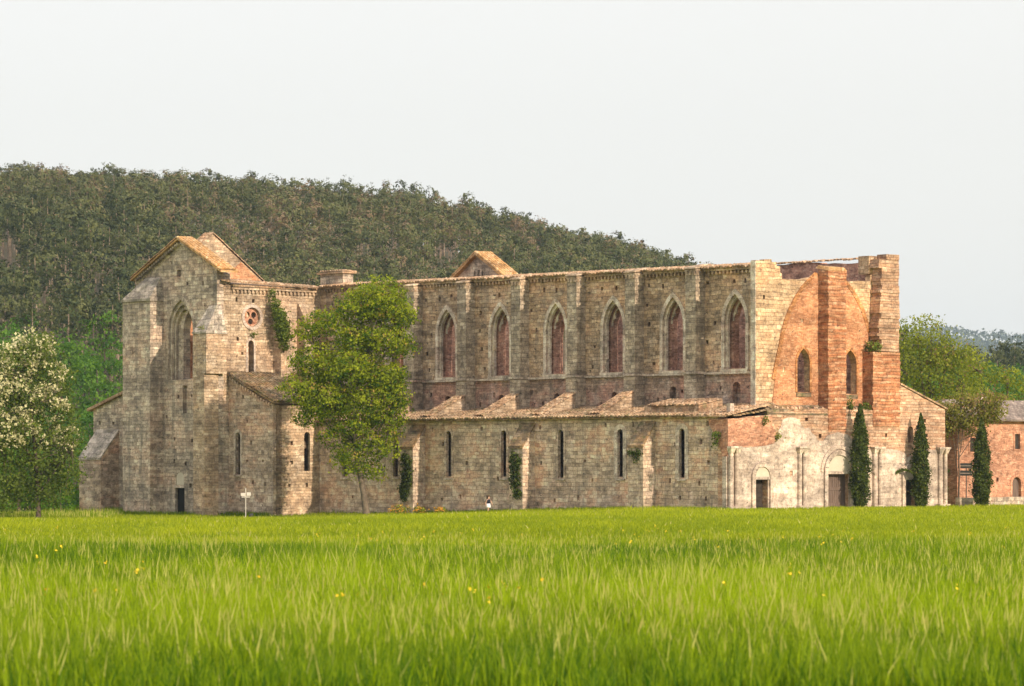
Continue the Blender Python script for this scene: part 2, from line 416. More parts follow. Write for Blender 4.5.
class MB:
    """collects solids; church coordinates (u along nave, v across, z up) become local (-u, v, z)"""
    def __init__(s, church=True):
        s.v, s.f, s.c = [], [], church

    def P(s, u, v, z):
        s.v.append((-u if s.c else u, v, z))
        return len(s.v) - 1

    def solid(s, bottom, top):
        n = len(bottom)
        a = [s.P(*p) for p in bottom]
        b = [s.P(*p) for p in top]
        s.f.append(a[::-1])
        s.f.append(b)
        for i in range(n):
            j = (i + 1) % n
            s.f.append([a[i], a[j], b[j], b[i]])

    def box(s, u0, u1, v0, v1, z0, z1):
        s.solid([(u0, v0, z0), (u1, v0, z0), (u1, v1, z0), (u0, v1, z0)],
                [(u0, v0, z1), (u1, v0, z1), (u1, v1, z1), (u0, v1, z1)])

    def wall(s, axis, t0, t1, outer, holes=()):
        """slab with openings; axis 'v' = facing across the nave (outline in u,z), 'u' = facade-like (outline in v,z)"""
        def pt(p, t):
            return (p[0], t, p[1]) if axis == 'v' else (t, p[0], p[1])
        loops = [list(outer)] + [list(h) for h in holes]
        tri = tessellate_polygon([[Vector((p[0], p[1], 0)) for p in L] for L in loops])
        flat = [p for L in loops for p in L]
        A = [s.P(*pt(p, t0)) for p in flat]
        B = [s.P(*pt(p, t1)) for p in flat]
        for t in tri:
            s.f.append([A[i] for i in t])
            s.f.append([B[i] for i in t][::-1])
        k = 0
        for L in loops:
            n = len(L)
            for i in range(n):
                j = (i + 1) % n
                s.f.append([A[k + i], A[k + j], B[k + j], B[k + i]])
            k += n

    def tube(s, pts, rads, n=8, cap=True):
        rings = []
        up = Vector((0.13, 0.21, 1)).normalized()
        for i, p in enumerate(pts):
            p = Vector(p)
            d = Vector(pts[min(i + 1, len(pts) - 1)]) - Vector(pts[max(i - 1, 0)])
            d.normalize()
            x = d.cross(up)
            if x.length < 1e-3:
                x = d.cross(Vector((1, 0, 0)))
            x.normalize()
            y = d.cross(x)
            rings.append([s.P(*(p + (x * math.cos(2 * math.pi * k / n) + y * math.sin(2 * math.pi * k / n)) * rads[i])) for k in range(n)])
        for a, b in zip(rings, rings[1:]):
            for k in range(n):
                s.f.append([a[k], a[(k + 1) % n], b[(k + 1) % n], b[k]])
        if cap:
            s.f.append(rings[0][::-1])
            s.f.append(rings[-1])

    def tiles(s, p0, along, down, length, depth, pitch=0.26, r=0.13, jit=0.02, n=5):
        """rows of half-round clay tiles running down a slope; p0 = upper start, along / down unit vectors"""
        p0, along, down = Vector(p0), Vector(along).normalized(), Vector(down).normalized()
        nrm = along.cross(down)
        if nrm.z < 0:
            nrm = -nrm
        k = 0
        cnt = int(length / pitch)
        for i in range(cnt):
            ctr = p0 + along * (pitch * (i + 0.5))
            segs = max(1, int(depth / 0.42))
            sl = depth / segs
            for j in range(segs):
                o1 = ctr + down * (sl * j) + nrm * random.uniform(0, jit) + along * random.uniform(-jit, jit)
                o2 = ctr + down * (sl * (j + 1.08) + random.uniform(-jit, jit) * 2) + nrm * (random.uniform(0, jit) + 0.03) + along * random.uniform(-jit, jit)
                a, b = [], []
                for q in range(n):
                    th = math.pi * q / (n - 1)
                    dv = along * (math.cos(th) * r) + nrm * (math.sin(th) * r * 0.8)
                    a.append(s.P(*(o1 + dv)))
                    b.append(s.P(*(o2 + dv)))
                for q in range(n - 1):
                    s.f.append([a[q], a[q + 1], b[q + 1], b[q]])
                s.f.append(b[::-1])
                s.f.append(a)

    def build(s, name, mat, parent=None, smooth=False, bevel=0.0):
        me = bpy.data.meshes.new(name)
        me.from_pydata(s.v, [], s.f)
        bm = bmesh.new()
        bm.from_mesh(me)
        bmesh.ops.recalc_face_normals(bm, faces=bm.faces)
        bm.to_mesh(me)
        bm.free()
        for p in me.polygons:
            p.use_smooth = smooth
        for m in (mat if isinstance(mat, list) else [mat]):
            me.materials.append(m)
        return link(name, me, parent)


def arch(c, hw, z0, zs, za, n=7):
    """pointed-arch outline; round when za - zs == hw"""
    H = za - zs
    pts = [(c + hw, z0), (c + hw, zs)]
    rr = (hw * hw + H * H) / (2 * hw)
    cx = c + hw - rr
    a1 = math.asin(min(1, H / rr))
    if rr < hw:
        a1 = math.pi - a1
    for i in range(1, n):
        a = a1 * i / n
        pts.append((cx + rr * math.cos(a), zs + rr * math.sin(a)))
    pts.append((c, za))
    cx = c - hw + rr
    for i in range(n - 1, 0, -1):
        a = a1 * i / n
        pts.append((cx - rr * math.cos(a), zs + rr * math.sin(a)))
    pts += [(c - hw, zs), (c - hw, z0)]
    return pts


def disc(c, z, r, n=20):
    return [(c + r * math.cos(2 * math.pi * i / n), z + r * math.sin(2 * math.pi * i / n)) for i in range(n)]


def sq(c, z, w=0.2, h=0.26):
    return [(c - w / 2, z - h / 2), (c + w / 2, z - h / 2), (c + w / 2, z + h / 2), (c - w / 2, z + h / 2)]


def ragged(a, b, n, amp):
    """points from a to b with stepped, broken-masonry roughness"""
    out = [a]
    for i in range(1, n):
        t = i / n
        out.append((a[0] + (b[0] - a[0]) * t, a[1] + (b[1] - a[1]) * t + random.uniform(-amp, amp)))
    out.append(b)
    return out


def inside(p, poly):
    x, y = p
    c = False
    n = len(poly)
    for i in range(n):
        x1, y1 = poly[i]
        x2, y2 = poly[(i + 1) % n]
        if (y1 > y) != (y2 > y) and x < (x2 - x1) * (y - y1) / (y2 - y1) + x1:
            c = not c
    return c


def putlogs(s0, s1, z0, z1, ds, dz, outer, holes, keep=0.75, margin=0.35, avoid=()):
    """small square scaffold holes left in the masonry"""
    res = []
    z = z0
    row = 0
    while z < z1:
        x = s0 + (ds * 0.5 if row % 2 else ds * 0.2)
        while x < s1:
            px, pz = x + random.uniform(-.25, .25), z + random.uniform(-.15, .15)
            x += ds * random.uniform(0.8, 1.2)
            if random.random() > min(.95, keep * 1.35):
                continue
            bad = not all(inside((px + a, pz + b), outer) for a in (-.4, .4) for b in (-.4, .4))
            for h in holes:
                xs = [p[0] for p in h]
                zs = [p[1] for p in h]
                if min(xs) - margin < px < max(xs) + margin and min(zs) - margin < pz < max(zs) + margin:
                    bad = True
            for (a, b) in avoid:
                if a - 0.2 < px < b + 0.2:
                    bad = True
            if not bad:
                res.append(sq(px, pz, random.uniform(.17, .3), random.uniform(.2, .34)))
        z += dz
        row += 1
    return res


# ------------------------------------------------------------------ ground and hills
def sstep(x, a, b):
    t = np.clip((x - a) / (b - a), 0, 1)
    return t * t * (3 - 2 * t)


def ground_z(x, y):
    x = np.asarray(x, float)
    y = np.asarray(y, float)
    dip = -0.95 * sstep(y, 170, 245) * sstep(-x, -14, 22)
    und = 0.10 * np.sin(x * 0.11 + y * 0.05) * np.sin(y * 0.045 + 1.3) * sstep(y, 60, 90) * (1 - sstep(y, 190, 225))
    return dip + und


def hill_h(x):
    xs = [-900, -420, -250, -140, -108, -80, -55, -42, -29, -16, -5, 9, 22, 36, 44, 52, 64, 90, 140, 220, 500]
    hs = [55, 61, 65, 63.8, 63.3, 62.8, 60.8, 58.8, 57.8, 55.3, 52.8, 48.8, 46.3, 42.5, 37.5, 31, 24, 17, 13.5, 10, 6]
    return np.interp(x, xs, hs)


def hill_z(x, y):
    x = np.asarray(x, float)
    y = np.asarray(y, float)
    s = np.clip((y - 400) / 500, 0, 1.25)
    prof = np.where(s < 1, np.sin(s * math.pi / 2) ** 1.15, 1 - (s - 1) * 0.8)
    h = hill_h(x * 900 / np.maximum(y, 400)) if False else hill_h(x)
    return h * prof + 1.6 * np.sin(x * 0.05 + y * 0.02) * np.sin(y * 0.035) * np.clip(s * 2, 0, 1)


def far_z(x, y):
    x = np.asarray(x, float)
    y = np.asarray(y, float)
    s = np.clip((y - 3600) / 1400, 0, 1.4)
    prof = np.where(s < 1, s ** 1.1, 1 - (s - 1) * 0.8)
    return (198 + 8 * np.sin(x * 0.006) + 5 * np.sin(x * 0.021 + 1)) * prof - 3


def grid_mesh(name, xs, ys, zf, mat):
    X, Y = np.meshgrid(xs, ys)
    Z = zf(X, Y)
    v = np.stack([X.ravel(), Y.ravel(), Z.ravel()], 1)
    nx, ny = len(xs), len(ys)
    i = np.arange(nx - 1)[None, :] + np.arange(ny - 1)[:, None] * nx
    q = np.stack([i, i + 1, i + 1 + nx, i + nx], -1).reshape(-1, 4)
    o = link(name, np_mesh(name, v, [q], [mat], smooth=True))
    return tag(o, kind='structure')


gm = NT('meadow_ground')
go = gm.n('ShaderNodeNewGeometry').outputs['Position']
g1 = gm.noise(gm.scale(go, (0.035, 0.10, 1)), 1.0, 4, 0.6)
g2 = gm.noise(gm.scale(go, (0.5, 1.2, 1)), 1.0, 4, 0.7)
gc = gm.mix(gm.thr(g1, 0.38, 0.62), (0.15, 0.21, 0.008), (0.34, 0.36, 0.02))
gc = gm.mix(gm.math('MULTIPLY', gm.thr(g2, 0.4, 0.75), 0.5), gc, (0.09, 0.13, 0.012))
gm.l(gc, gm.b.inputs['Base Color'])
hm = simple('forest_floor', (0.05, 0.05, 0.022), (0.085, 0.065, 0.035), 0.08)
xs = np.unique(np.concatenate([np.linspace(-6000, -120, 12), np.linspace(-120, 120, 81), np.linspace(120, 6000, 12)]))
ys = np.unique(np.concatenate([np.linspace(-300, 20, 5), np.linspace(20, 340, 107), np.linspace(340, 14000, 16)]))
grid_mesh('meadow_ground', xs, ys, ground_z, gm.m)
grid_mesh('wooded_hill', np.linspace(-700, 420, 113), np.linspace(396, 1010, 62), lambda x, y: hill_z(x, y) - 0.9, hm)
grid_mesh('distant_hill', np.linspace(-2500, 2500, 60), np.linspace(3600, 5500, 14), far_z, simple('distant_hill_ground', (0.05, 0.06, 0.03), (0.035, 0.045, 0.025), 0.01))

# ------------------------------------------------------------------ the abbey church
church = thing('abbey_church', 'roofless ruined stone abbey church with pointed windows and brick facade behind the meadow', 'church',
               (CX, CY, 0), -ANG)
ZB = -1.6
BAY = 6.058
WIN0, LAN0 = 3.78, 4.36


def part(name, mb, mat, parent=None, label=None, **k):
    o = mb.build(name, mat, parent or church, **k)
    if label:
        o['label'] = label
    return o


# --- south aisle wall
lan_c = [LAN0 + BAY * k for k in range(7)]
outer = [(0.96, ZB), (43.8, ZB), (43.8, 6.12)] + ragged((43.8, 6.12), (0.96, 6.12), 60, 0.04)[1:]
holes = [arch(c, 0.29, 2.1 + random.uniform(-.06, .06), 5.1, 5.39, 5) for c in lan_c]
butt_u = [(6.94, 8.4), (19.2, 20.65), (31.28, 32.75)]
mb = MB()
mb.wall('v', 0, 0.22, outer, holes + putlogs(1.4, 43.4, 0.6, 5.8, 2.6, 1.25, outer, holes, 0.5, avoid=butt_u))
part('south_aisle_wall', mb, M['aisle'])
mb = MB()
mb.wall('v', 0.225, 0.9, [(0.96, ZB), (43.8, ZB), (43.8, 6.1), (0.96, 6.1)], [arch(c + .6, 1.05, 2.0, 4.9, 5.6, 5) for c in lan_c])
part('aisle_wall_core', mb, M['aisle'])
for i, c in enumerate(lan_c):
    lw = thing_part = None
    mb = MB()
    hw = 0.62 if i < 2 else 0.5
    mb.wall('v', -0.03, 0.12, arch(c, hw, 3.4 if i < 2 else 2.0, 5.12, 5.12 + hw, 7), [arch(c, 0.285, 3.41 if i < 2 else 2.02, 5.08, 5.365, 7)] if False else [])if False else None
    # moulded surround as a ring of blocks round the head, jambs below
    o_ = arch(c, hw, 2.0, 5.1, 5.1 + hw, 7)
    i_ = arch(c, 0.28, 2.0, 5.1, 5.38, 7)
    ring = o_ + i_[::-1]
    mb.wall('v', -0.035, 0.10, ring)
    fr = part('lancet_window', mb, M['trav_grey'] if i < 2 else M['chapel'])
    s_ = MB()
    s_.box(c - 0.42, c + 0.42, -0.09, 0.2, 1.9, 1.998)
    s_.build('sill', M['trav_grey'], fr)

# --- aisle buttresses with sloped tops
for k, (a, b) in enumerate(butt_u):
    mb = MB()
    zf, zt = (4.1, 5.7)
    mb.solid([(a, -1.14, ZB), (b, -1.14, ZB), (b, 0, ZB), (a, 0, ZB)],
             [(a, -1.14, zf), (b, -1.14, zf), (b, 0, zt), (a, 0, zt)])
    bt = part('buttress', mb, M['buttress'])
    cb = MB()
    e = 0.04
    cb.solid([(a - e, -1.2, zf + 0.0), (b + e, -1.2, zf), (b + e, -0.002, zt + .03), (a - e, -0.002, zt + .03)],
             [(a - e, -1.2, zf + 0.12), (b + e, -1.2, zf + 0.12), (b + e, -0.002, zt + .15), (a - e, -0.002, zt + .15)])
    for q in range(6):
        t0 = q / 6
        vv = -1.2 + 1.2 * t0
        zz = zf + 0.12 + (zt + .03 - zf) * t0
        cb.solid([(a - e, vv, zz), (b + e, vv, zz), (b + e, vv + 0.2, zz + 0.30), (a - e, vv + 0.2, zz + 0.30)],
                 [(a - e, vv, zz + 0.06), (b + e, vv, zz + 0.06), (b + e, vv + 0.2, zz + 0.31), (a - e, vv + 0.2, zz + 0.31)])
    cb.build('sloped_cap', M['moss_slab'], bt)

# --- aisle roof: shallow lean-to of clay tiles
mb = MB()
mb.solid([(0.0, -0.28, 6.1), (43.9, -0.28, 6.1), (43.9, 4.34, 6.86), (0.96, 4.34, 6.86)],
         [(0.0, -0.28, 6.19), (43.9, -0.28, 6.19), (43.9, 4.34, 6.96), (0.96, 4.34, 6.96)])
roof = part('aisle_roof', mb, M['tile'])
dv = Vector((0, -4.62, -0.77))
mb = MB()
mb.tiles((3.6, 4.34, 6.97), (1, 0, 0), dv, 40.2, dv.length + 0.12, pitch=0.3, r=0.14, jit=0.025, n=5)
mb.build('roof_tiles', M['tile_moss'], roof)
mb = MB()
mb.tiles((-0.1, 4.3, 6.95), (1, 0, 0), Vector((0, -4.4, -0.8)), 3.7, 4.5, pitch=0.34, r=0.16, jit=0.05, n=5)
mb.tiles((3.7, 3.1, 7.32), (1, 0, 0), Vector((0, -2.2, -0.42)), 5.3, 2.3, pitch=0.32, r=0.15, jit=0.04, n=5)
mb.solid([(3.7, 0.9, 6.5), (9.0, 0.9, 6.5), (9.0, 3.1, 6.9), (3.7, 3.1, 6.9)], [(3.7, 0.9, 6.9), (9.0, 0.9, 6.9), (9.0, 3.1, 7.3), (3.7, 3.1, 7.3)])
mb.build('patched_tiles', M['tile'], roof)
mb = MB()
mb.box(0.4, 0.75, 0.6, 0.95, 6.3, 7.0)
mb.build('ridge_stub', M['trav'], roof)

# --- clerestory, lower then upper
pil_u = [6.72 + 6.035 * k for k in range(7)]
win_c = [WIN0 + BAY * k for k in range(8)]
outer = [(2.02, ZB), (49.36, ZB), (49.36, 9.12), (2.02, 9.12)]
holes = []
for k, c in enumerate(win_c):
    if k == 0:
        holes.append(arch(c - .12, 0.38, 7.0, 8.15, 8.53, 5))
    elif k == 1:
        holes.append(arch(c, 0.33, 7.0, 8.0, 8.33, 5))
        holes.append([(7.95, 7.0), (8.6, 7.0), (8.6, 8.3), (7.95, 8.3)] if False else sq(c - 1.9, 7.7, .3, .4))
    else:
        holes.append(arch(c - 0.1, 0.3, 7.2, 7.75, 8.05, 5))
mb = MB()
avoid = [(u, u + 1) for u in pil_u]
mb.wall('v', 4.36, 4.8, outer, holes + putlogs(2.3, 49, 7.3, 9.0, 2.0, 0.8, outer, holes, 0.55, avoid=avoid))
part('clerestory_lower_wall', mb, M['clere_low'])
mb = MB()
mb.wall('v', 4.81, 5.5, outer)
part('clerestory_lower_core', mb, M['clere_low'])


def top_z(u):
    return 16.28 + 0.009 * u


outer = [(2.02, 9.13), (49.36, 9.13)] + ragged((49.36, top_z(49.36)), (2.02, top_z(2.02)), 70, 0.05)
W_OUT, W_APEX, W_SPR, W_SILL = 1.12, 14.5, 12.55, 9.42
holes = [arch(c, W_OUT, W_SILL, W_SPR, W_APEX) for c in win_c]
mb = MB()
mb.wall('v', 4.36, 4.9, outer, holes + putlogs(2.3, 49, 9.9, 15.9, 1.55, 1.35, outer, holes, 0.62, margin=0.45, avoid=avoid))
part('clerestory_wall', mb, M['clere'])
mb = MB()
mb.wall('v', 4.91, 5.5, [(2.02, 9.13), (49.36, 9.13), (49.36, 16.2), (2.02, 16.2)], [arch(c, 0.78, W_SILL + .05, W_SPR, 14.0) for c in win_c])
part('clerestory_core', mb, M['brick_inner'])
for c in win_c:
    mb = MB()
    mb.wall('v', 4.31, 4.5, arch(c, 1.30, W_SILL - .02, W_SPR, 14.78, 9) + arch(c, 1.02, W_SILL - .02, W_SPR, 14.42, 9)[::-1])
    w = part('pointed_window', mb, M['trav_grey'])
    b = MB()
    b.wall('v', 4.505, 4.72, arch(c, 1.115, W_SILL, W_SPR, 14.48, 9) + arch(c, 0.86, W_SILL, W_SPR, 14.2, 9)[::-1])
    b.build('inner_moulding', M['trav_grey'], w)
    b = MB()
    o3 = arch(c, 0.79, W_SPR + .1, W_SPR + .1, 14.03, 9)
    i3 = arch(c, 0.7, W_SPR + .1, W_SPR + .1, 13.9, 9)
    k3 = []
    for q, (x_, z_) in enumerate(i3):
        f_ = .70 if q in (5, len(i3) - 6) else (.86 if q in (4, 6, len(i3) - 5, len(i3) - 7) else 1.0)
        k3.append((c + (x_ - c) * f_, z_ - (.1 if f_ < .8 else 0)))
    b.wall('v', 4.905, 5.0, o3 + k3[::-1])
    b.build('tracery', M['trav_grey'], w)
    b = MB()
    b.box(c - 1.3, c + 1.3, 4.22, 4.5, W_SILL - .2, W_SILL - .03)
    b.build('sill', M['trav_grey'], w)

# --- pilaster strips with heads, string course, cornice, coping
for u in pil_u:
    mb = MB()
    mb.box(u, u + 1.0, 3.5, 4.355, 9.25, 16.05)
    mb.box(u - .06, u + 1.06, 3.43, 4.355, 6.3, 9.1)
    p = part('pilaster', mb, M['pilaster'])
    b = MB()
    b.box(u - .03, u + 1.03, 3.46, 4.355, 16.056, 16.22)
    for q in range(3):
        b.box(u + .05 + q * .34, u + .25 + q * .34, 3.43, 3.495, 15.8, 16.05)
    for q in range(2):
        b.box(u - .03, u - .002, 3.55 + q * .4, 3.75 + q * .4, 15.8, 16.05)
    b.solid([(u - .08, 3.38, 16.225), (u + 1.08, 3.38, 16.225), (u + 1.08, 4.9, 16.4), (u - .08, 4.9, 16.4)], [(u - .05, 3.42, 16.33), (u + 1.05, 3.42, 16.33), (u + 1.05, 4.9, 16.62), (u - .05, 4.9, 16.62)])
    b.build('pilaster_head', M['transept_side'], p)
mb = MB()
prev = 2.02
for u in pil_u + [49.3]:
    mb.box(prev, u - .1, 4.18, 4.355, 9.06, 9.2)
    if u < 49:
        mb.box(u - .1, u + 1.1, 3.36, 4.5, 9.105, 9.24)
    prev = u + 1.1
part('string_course', mb, M['trav_grey'])
mb = MB()
prev = 2.02
for u in pil_u + [49.3]:
    e = u - .13 if u < 49 else 49.3
    z0 = top_z((prev + e) / 2)
    mb.box(prev, e, 4.12, 4.355, z0 - .28, z0 - .12)
    x = prev + .1
    while x < e - .2:
        mb.box(x, x + .16, 4.17, 4.355, z0 - .5, z0 - .285)
        x += .36
    prev = u + 1.13
part('corbel_table', mb, M['clere'])
mb = MB()
mb.tiles((2.0, 4.75, 16.36), (1, 0, 0.009), (0, -1, -.28), 47.2, 0.75, pitch=0.3, r=0.15, jit=0.05)
mb.tiles((2.0, 4.75, 16.36), (1, 0, 0.009), (0, 1, -.28), 47.2, 0.85, pitch=0.3, r=0.15, jit=0.05)
mb.solid([(2.02, 4.1, 16.13), (49.3, 4.1, 16.56), (49.3, 5.5, 16.56), (2.02, 5.5, 16.13)],
         [(2.02, 4.1, 16.24), (49.3, 4.1, 16.67), (49.3, 5.5, 16.67), (2.02, 5.5, 16.24)])
part('tile_coping', mb, M['tile'])

# --- half gables of the old flying walls over the aisle roof
for u in pil_u[1:6]:
    mb = MB()
    b_ = [(u + .03, 0.2, 6.0), (u + .95, 0.2, 6.0), (u + .95, 3.42, 6.0), (u + .03, 3.42, 6.0)]
    t_ = [(u + .03, 0.2, 6.42), (u + .95, 0.2, 6.42), (u + .95, 3.42, 7.95), (u + .03, 3.42, 7.95)]
    mb.solid(b_, t_)
    fp = part('roof_spur_wall', mb, M['transept_side'])
    b = MB()
    dd = Vector((0, -3.3, -1.56))
    b.tiles((u - .06, 3.42, 7.98), (1, 0, 0), dd, 1.15, dd.length, pitch=0.28, r=0.14, jit=0.03)
    b.build('spur_tiles', M['tile'], fp)

# --- facade, lower storey
D1, D2, D3 = 3.05, 10.32, 17.5
outer = [(0, ZB), (21, ZB), (21, 6.78)] + ragged((21, 6.78), (16.42, 8.42), 8, 0.03)[1:] + [(16.4, 6.72)] + ragged((16.4, 6.72), (11.15, 6.7), 10, 0.07)[1:] + ragged((9.3, 6.72), (4.3, 6.45), 12, 0.09) + ragged((3.9, 6.3), (0, 5.95), 8, 0.05)
rect = lambda c, hw, z0, z1: [(c - hw, z0), (c + hw, z0), (c + hw, z1), (c - hw, z1)]
hd = [rect(D1, 0.56, -0.4, 2.05), rect(D2, 1.0, -0.4, 2.38), rect(D3, 0.56, -0.4, 2.05), arch(17.5, 0.26, 4.5, 5.35, 5.61, 4)]
mb = MB()
mb.wall('u', 0.0, 0.95, outer, hd + putlogs(4.5, 20.6, 5.0, 6.5, 2.0, 0.9, outer, hd, 0.6))
fac = part('facade_lower_wall', mb, M['facade'])
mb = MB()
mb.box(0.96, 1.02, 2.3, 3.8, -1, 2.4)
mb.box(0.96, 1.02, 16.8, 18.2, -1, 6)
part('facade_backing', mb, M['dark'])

# white travertine revetment with its broken upper edge
tp = [(0.0, ZB), (21.0, ZB), (21.0, 4.0), (18.4, 4.02), (18.35, 3.3), (17.9, 2.95), (17.2, 3.0), (17.0, 3.7), (16.2, 3.95), (15.3, 4.05), (13.4, 4.0), (12.6, 4.3), (12.0, 4.42),
      (11.2, 5.0), (10.3, 5.15), (9.3, 4.95), (8.9, 4.55), (8.3, 4.6), (8.05, 4.95), (7.7, 5.15), (7.5, 5.45), (7.1, 5.38), (6.8, 5.55), (6.6, 5.9), (6.2, 6.1), (5.6, 6.12),
      (5.0, 5.95), (4.85, 5.5), (4.6, 5.2), (4.5, 4.6), (4.2, 4.35), (3.4, 4.22), (2.2, 4.12), (0.0, 4.08)]
mb = MB()
hv = [rect(D1, 0.565, -0.4, 2.0), rect(D2, 1.01, -0.4, 2.34), rect(D3, 0.565, -0.4, 2.0)]
mb.wall('u', -0.07, -0.002, tp, hv + putlogs(4.7, 16, 1.2, 3.8, 2.6, 1.3, tp, hv + [rect(D1, 1.2, 0, 4), rect(D2, 1.8, 0, 5)], 0.45, avoid=[(6.3, 7.3), (13.6, 14.7)]))
part('travertine_facing', mb, M['trav'])

# brick corner on both faces above the left bay
mb = MB()
mb.wall('u', -0.05, -0.004, [(-0.05, 4.09), (2.2, 4.14), (3.4, 4.24), (4.15, 4.4), (4.4, 5.1), (4.0, 5.6), (4.05, 6.2), (0, 5.92), (-0.05, 5.9)])
mb.wall('v', -0.05, -0.004, [(-0.003, 3.55), (0.5, 3.5), (0.62, 3.95), (0.85, 4.3), (1.2, 4.75), (1.4, 5.2), (1.75, 5.6), (1.8, 5.98), (-0.003, 5.9)])
part('brick_corner', mb, M['brick_pink'])


def portal(c, hw, zl, thick, label, wood, big):
    mb = MB()
    hwo = hw + 0.12
    o_ = arch(c, hwo + .32, 0, zl, zl + hwo + .32, 9)
    i_ = arch(c, hwo, 0, zl, zl + hwo, 9)
    mb.wall('u', -0.2, -0.075, o_ + i_[::-1])
    pr = part('portal', mb, M['trav'], label=label)
    if big:
        b = MB()
        o2 = arch(c, hwo + .62, zl, zl, zl + hwo + .66, 9)
        i2 = arch(c, hwo + .40, zl, zl, zl + hwo + .42, 9)
        b.wall('u', -0.16, -0.076, o2 + i2[::-1])
        b.build('outer_archivolt', M['trav'], pr)
    # fan of voussoirs
    b = MB()
    r0, r1 = hwo + (.68 if big else .36), hwo + (1.15 if big else .78)
    for q in range(13):
        a0 = math.pi * (q + .02) / 13
        a1 = math.pi * (q + .98) / 13
        b.wall('u', -0.082 - .006 * (q % 3), -0.077, [(c + r0 * math.cos(a0), zl + r0 * math.sin(a0)), (c + r1 * math.cos(a0), zl + r1 * math.sin(a0)),
                                     (c + r1 * math.cos(a1), zl + r1 * math.sin(a1)), (c + r0 * math.cos(a1), zl + r0 * math.sin(a1))])
    b.build('voussoirs', M['trav'], pr)
    b = MB()
    b.wall('u', -0.12, -0.074, arch(c, hwo - .01, zl + .02, zl + .02, zl + hwo - .01, 9))
    b.build('lunette', M['lunette'], pr)
    b = MB()
    b.box(-0.17, -0.074, c - hwo + .01, c + hwo - .01, zl - .16, zl + .01)
    b.build('lintel', M['trav'], pr)
    d = MB()
    if big:
        for sgn in (-1, 1):
            d.box(0.28, 0.36, min(c, c + sgn * .985) + (.012 if sgn > 0 else 0), max(c, c + sgn * .985) - (.012 if sgn < 0 else 0), -0.4, 2.36)
        d.box(0.24, 0.279, c - .97, c + .97, 1.25, 1.45)
        d.box(0.24, 0.279, c - .97, c + .97, 0.15, 0.4)
        for q in range(-4, 5):
            d.box(0.262, 0.279, c + q * .21 - .05, c + q * .21 + .05, -.3, 2.34)
    else:
        for q in range(8):
            d.box(0.42 + .01 * (q % 2), 0.5, c - .55, c + .55, -.4 + q * .305, -.4 + q * .305 + .28)
        d.box(0.505, 0.56, c - .55, c + .55, -.4, 2.04)
    d.build('door', wood, pr)
    return pr


M['lunette'] = simple('pale_plaster', (0.54, 0.48, 0.39), (0.46, 0.4, 0.32), 1.5)
portal(D1, 0.56, 2.15, .1, 'left portal with a dark plank door under a white lunette', M['wood_dark'], False)
portal(D2, 1.0, 2.5, .1, 'central portal with a two-leaf wooden door under a double arch', M['wood'], True)
portal(D3, 0.56, 2.1, .1, 'right portal with a dark door', M['wood_dark'], False)

for vs in ((0.12, 0.62), (6.52, 6.95), (13.75, 14.3), (20.3, 20.85)):
    mb = MB()
    for v in vs:
        mb.tube([(-0.16, v, -0.6), (-0.16, v, 1.9), (-0.16, v, 3.72)], [0.15, 0.145, 0.14], 10)
    hc = part('half_columns', mb, M['trav'], smooth=False)
    b = MB()
    for v in vs:
        b.solid([(-0.3, v - .14, 3.73), (-0.02, v - .14, 3.73), (-0.02, v + .14, 3.73), (-0.3, v + .14, 3.73)],
                [(-0.42, v - .24, 4.05), (-0.02, v - .24, 4.05), (-0.02, v + .24, 4.05), (-0.42, v + .24, 4.05)])
    b.box(-0.45, -0.075, vs[0] - .28, vs[1] + .28, 4.06, 4.18)
    b.build('capitals', M['trav_grey'], hc)
    b = MB()
    b.box(-0.4, -0.075, vs[0] - .26, vs[1] + .26, -0.6, 0.25)
    b.build('column_base', M['trav'], hc)
# corner shafts facing the meadow side
mb = MB()
mb.box(0.02, 0.4, -0.13, -0.06, ZB, 3.5)
part('corner_strip', mb, M['trav'])

# --- facade, upper storey with big blind arch
lo = 6.4
uo = [(3.52, lo), (16.35, lo), (16.35, 16.0), (14.5, 15.95), (14.46, 15.5)] + ragged((14.4, 15.5), (12.2, 15.42), 6, 0.05) + [(11.1, 15.9), (9.35, 15.85)] + ragged((8.9, 15.6), (7.6, 15.38), 4, 0.05) + [(5.95, 15.36), (5.93, 15.75), (5.8, 15.77), (5.78, 16.2), (5.45, 16.22), (5.42, 16.45), (5.0, 16.47), (4.96, 16.66), (4.3, 16.62), (4.28, 16.5), (3.52, 16.54)]
wh = [arch(7.93, 0.6, 7.83, 9.75, 10.76, 7), arch(12.45, 0.6, 7.75, 9.75, 10.76, 7)]
lh = wh
mb = MB()
mb.wall('u', 0.955, 1.42, uo, wh + [h for h in putlogs(3.7, 16, 8.2, 15.2, 1.7, 1.5, uo, wh, 0.4, avoid=[(5.3, 14.3)])])
part('facade_upper_wall', mb, M['spandrel'])
mb = MB()
mb.wall('u', 1.43, 2.01, [(4.37, lo), (16.35, lo), (16.35, 15.3), (4.37, 15.3)], [arch(8.4, 1.0, 7.85, 9.75, 10.9, 7), arch(12.9, 1.0, 7.8, 9.75, 10.9, 7)])
mb.box(1.43, 2.01, 4.37, 5.8, 15.31, 16.4)
part('facade_upper_core', mb, M['spandrel'])
mb = MB()
z = 6.4
while z < 16.3:
    hh = random.uniform(.3, .45)
    mb.box(0.97, 1.42, 3.46 + random.uniform(0, .02), 3.515, z, min(z + hh, 16.5) - .006)
    z += hh
part('corner_quoins', mb, M['trav_grey'])
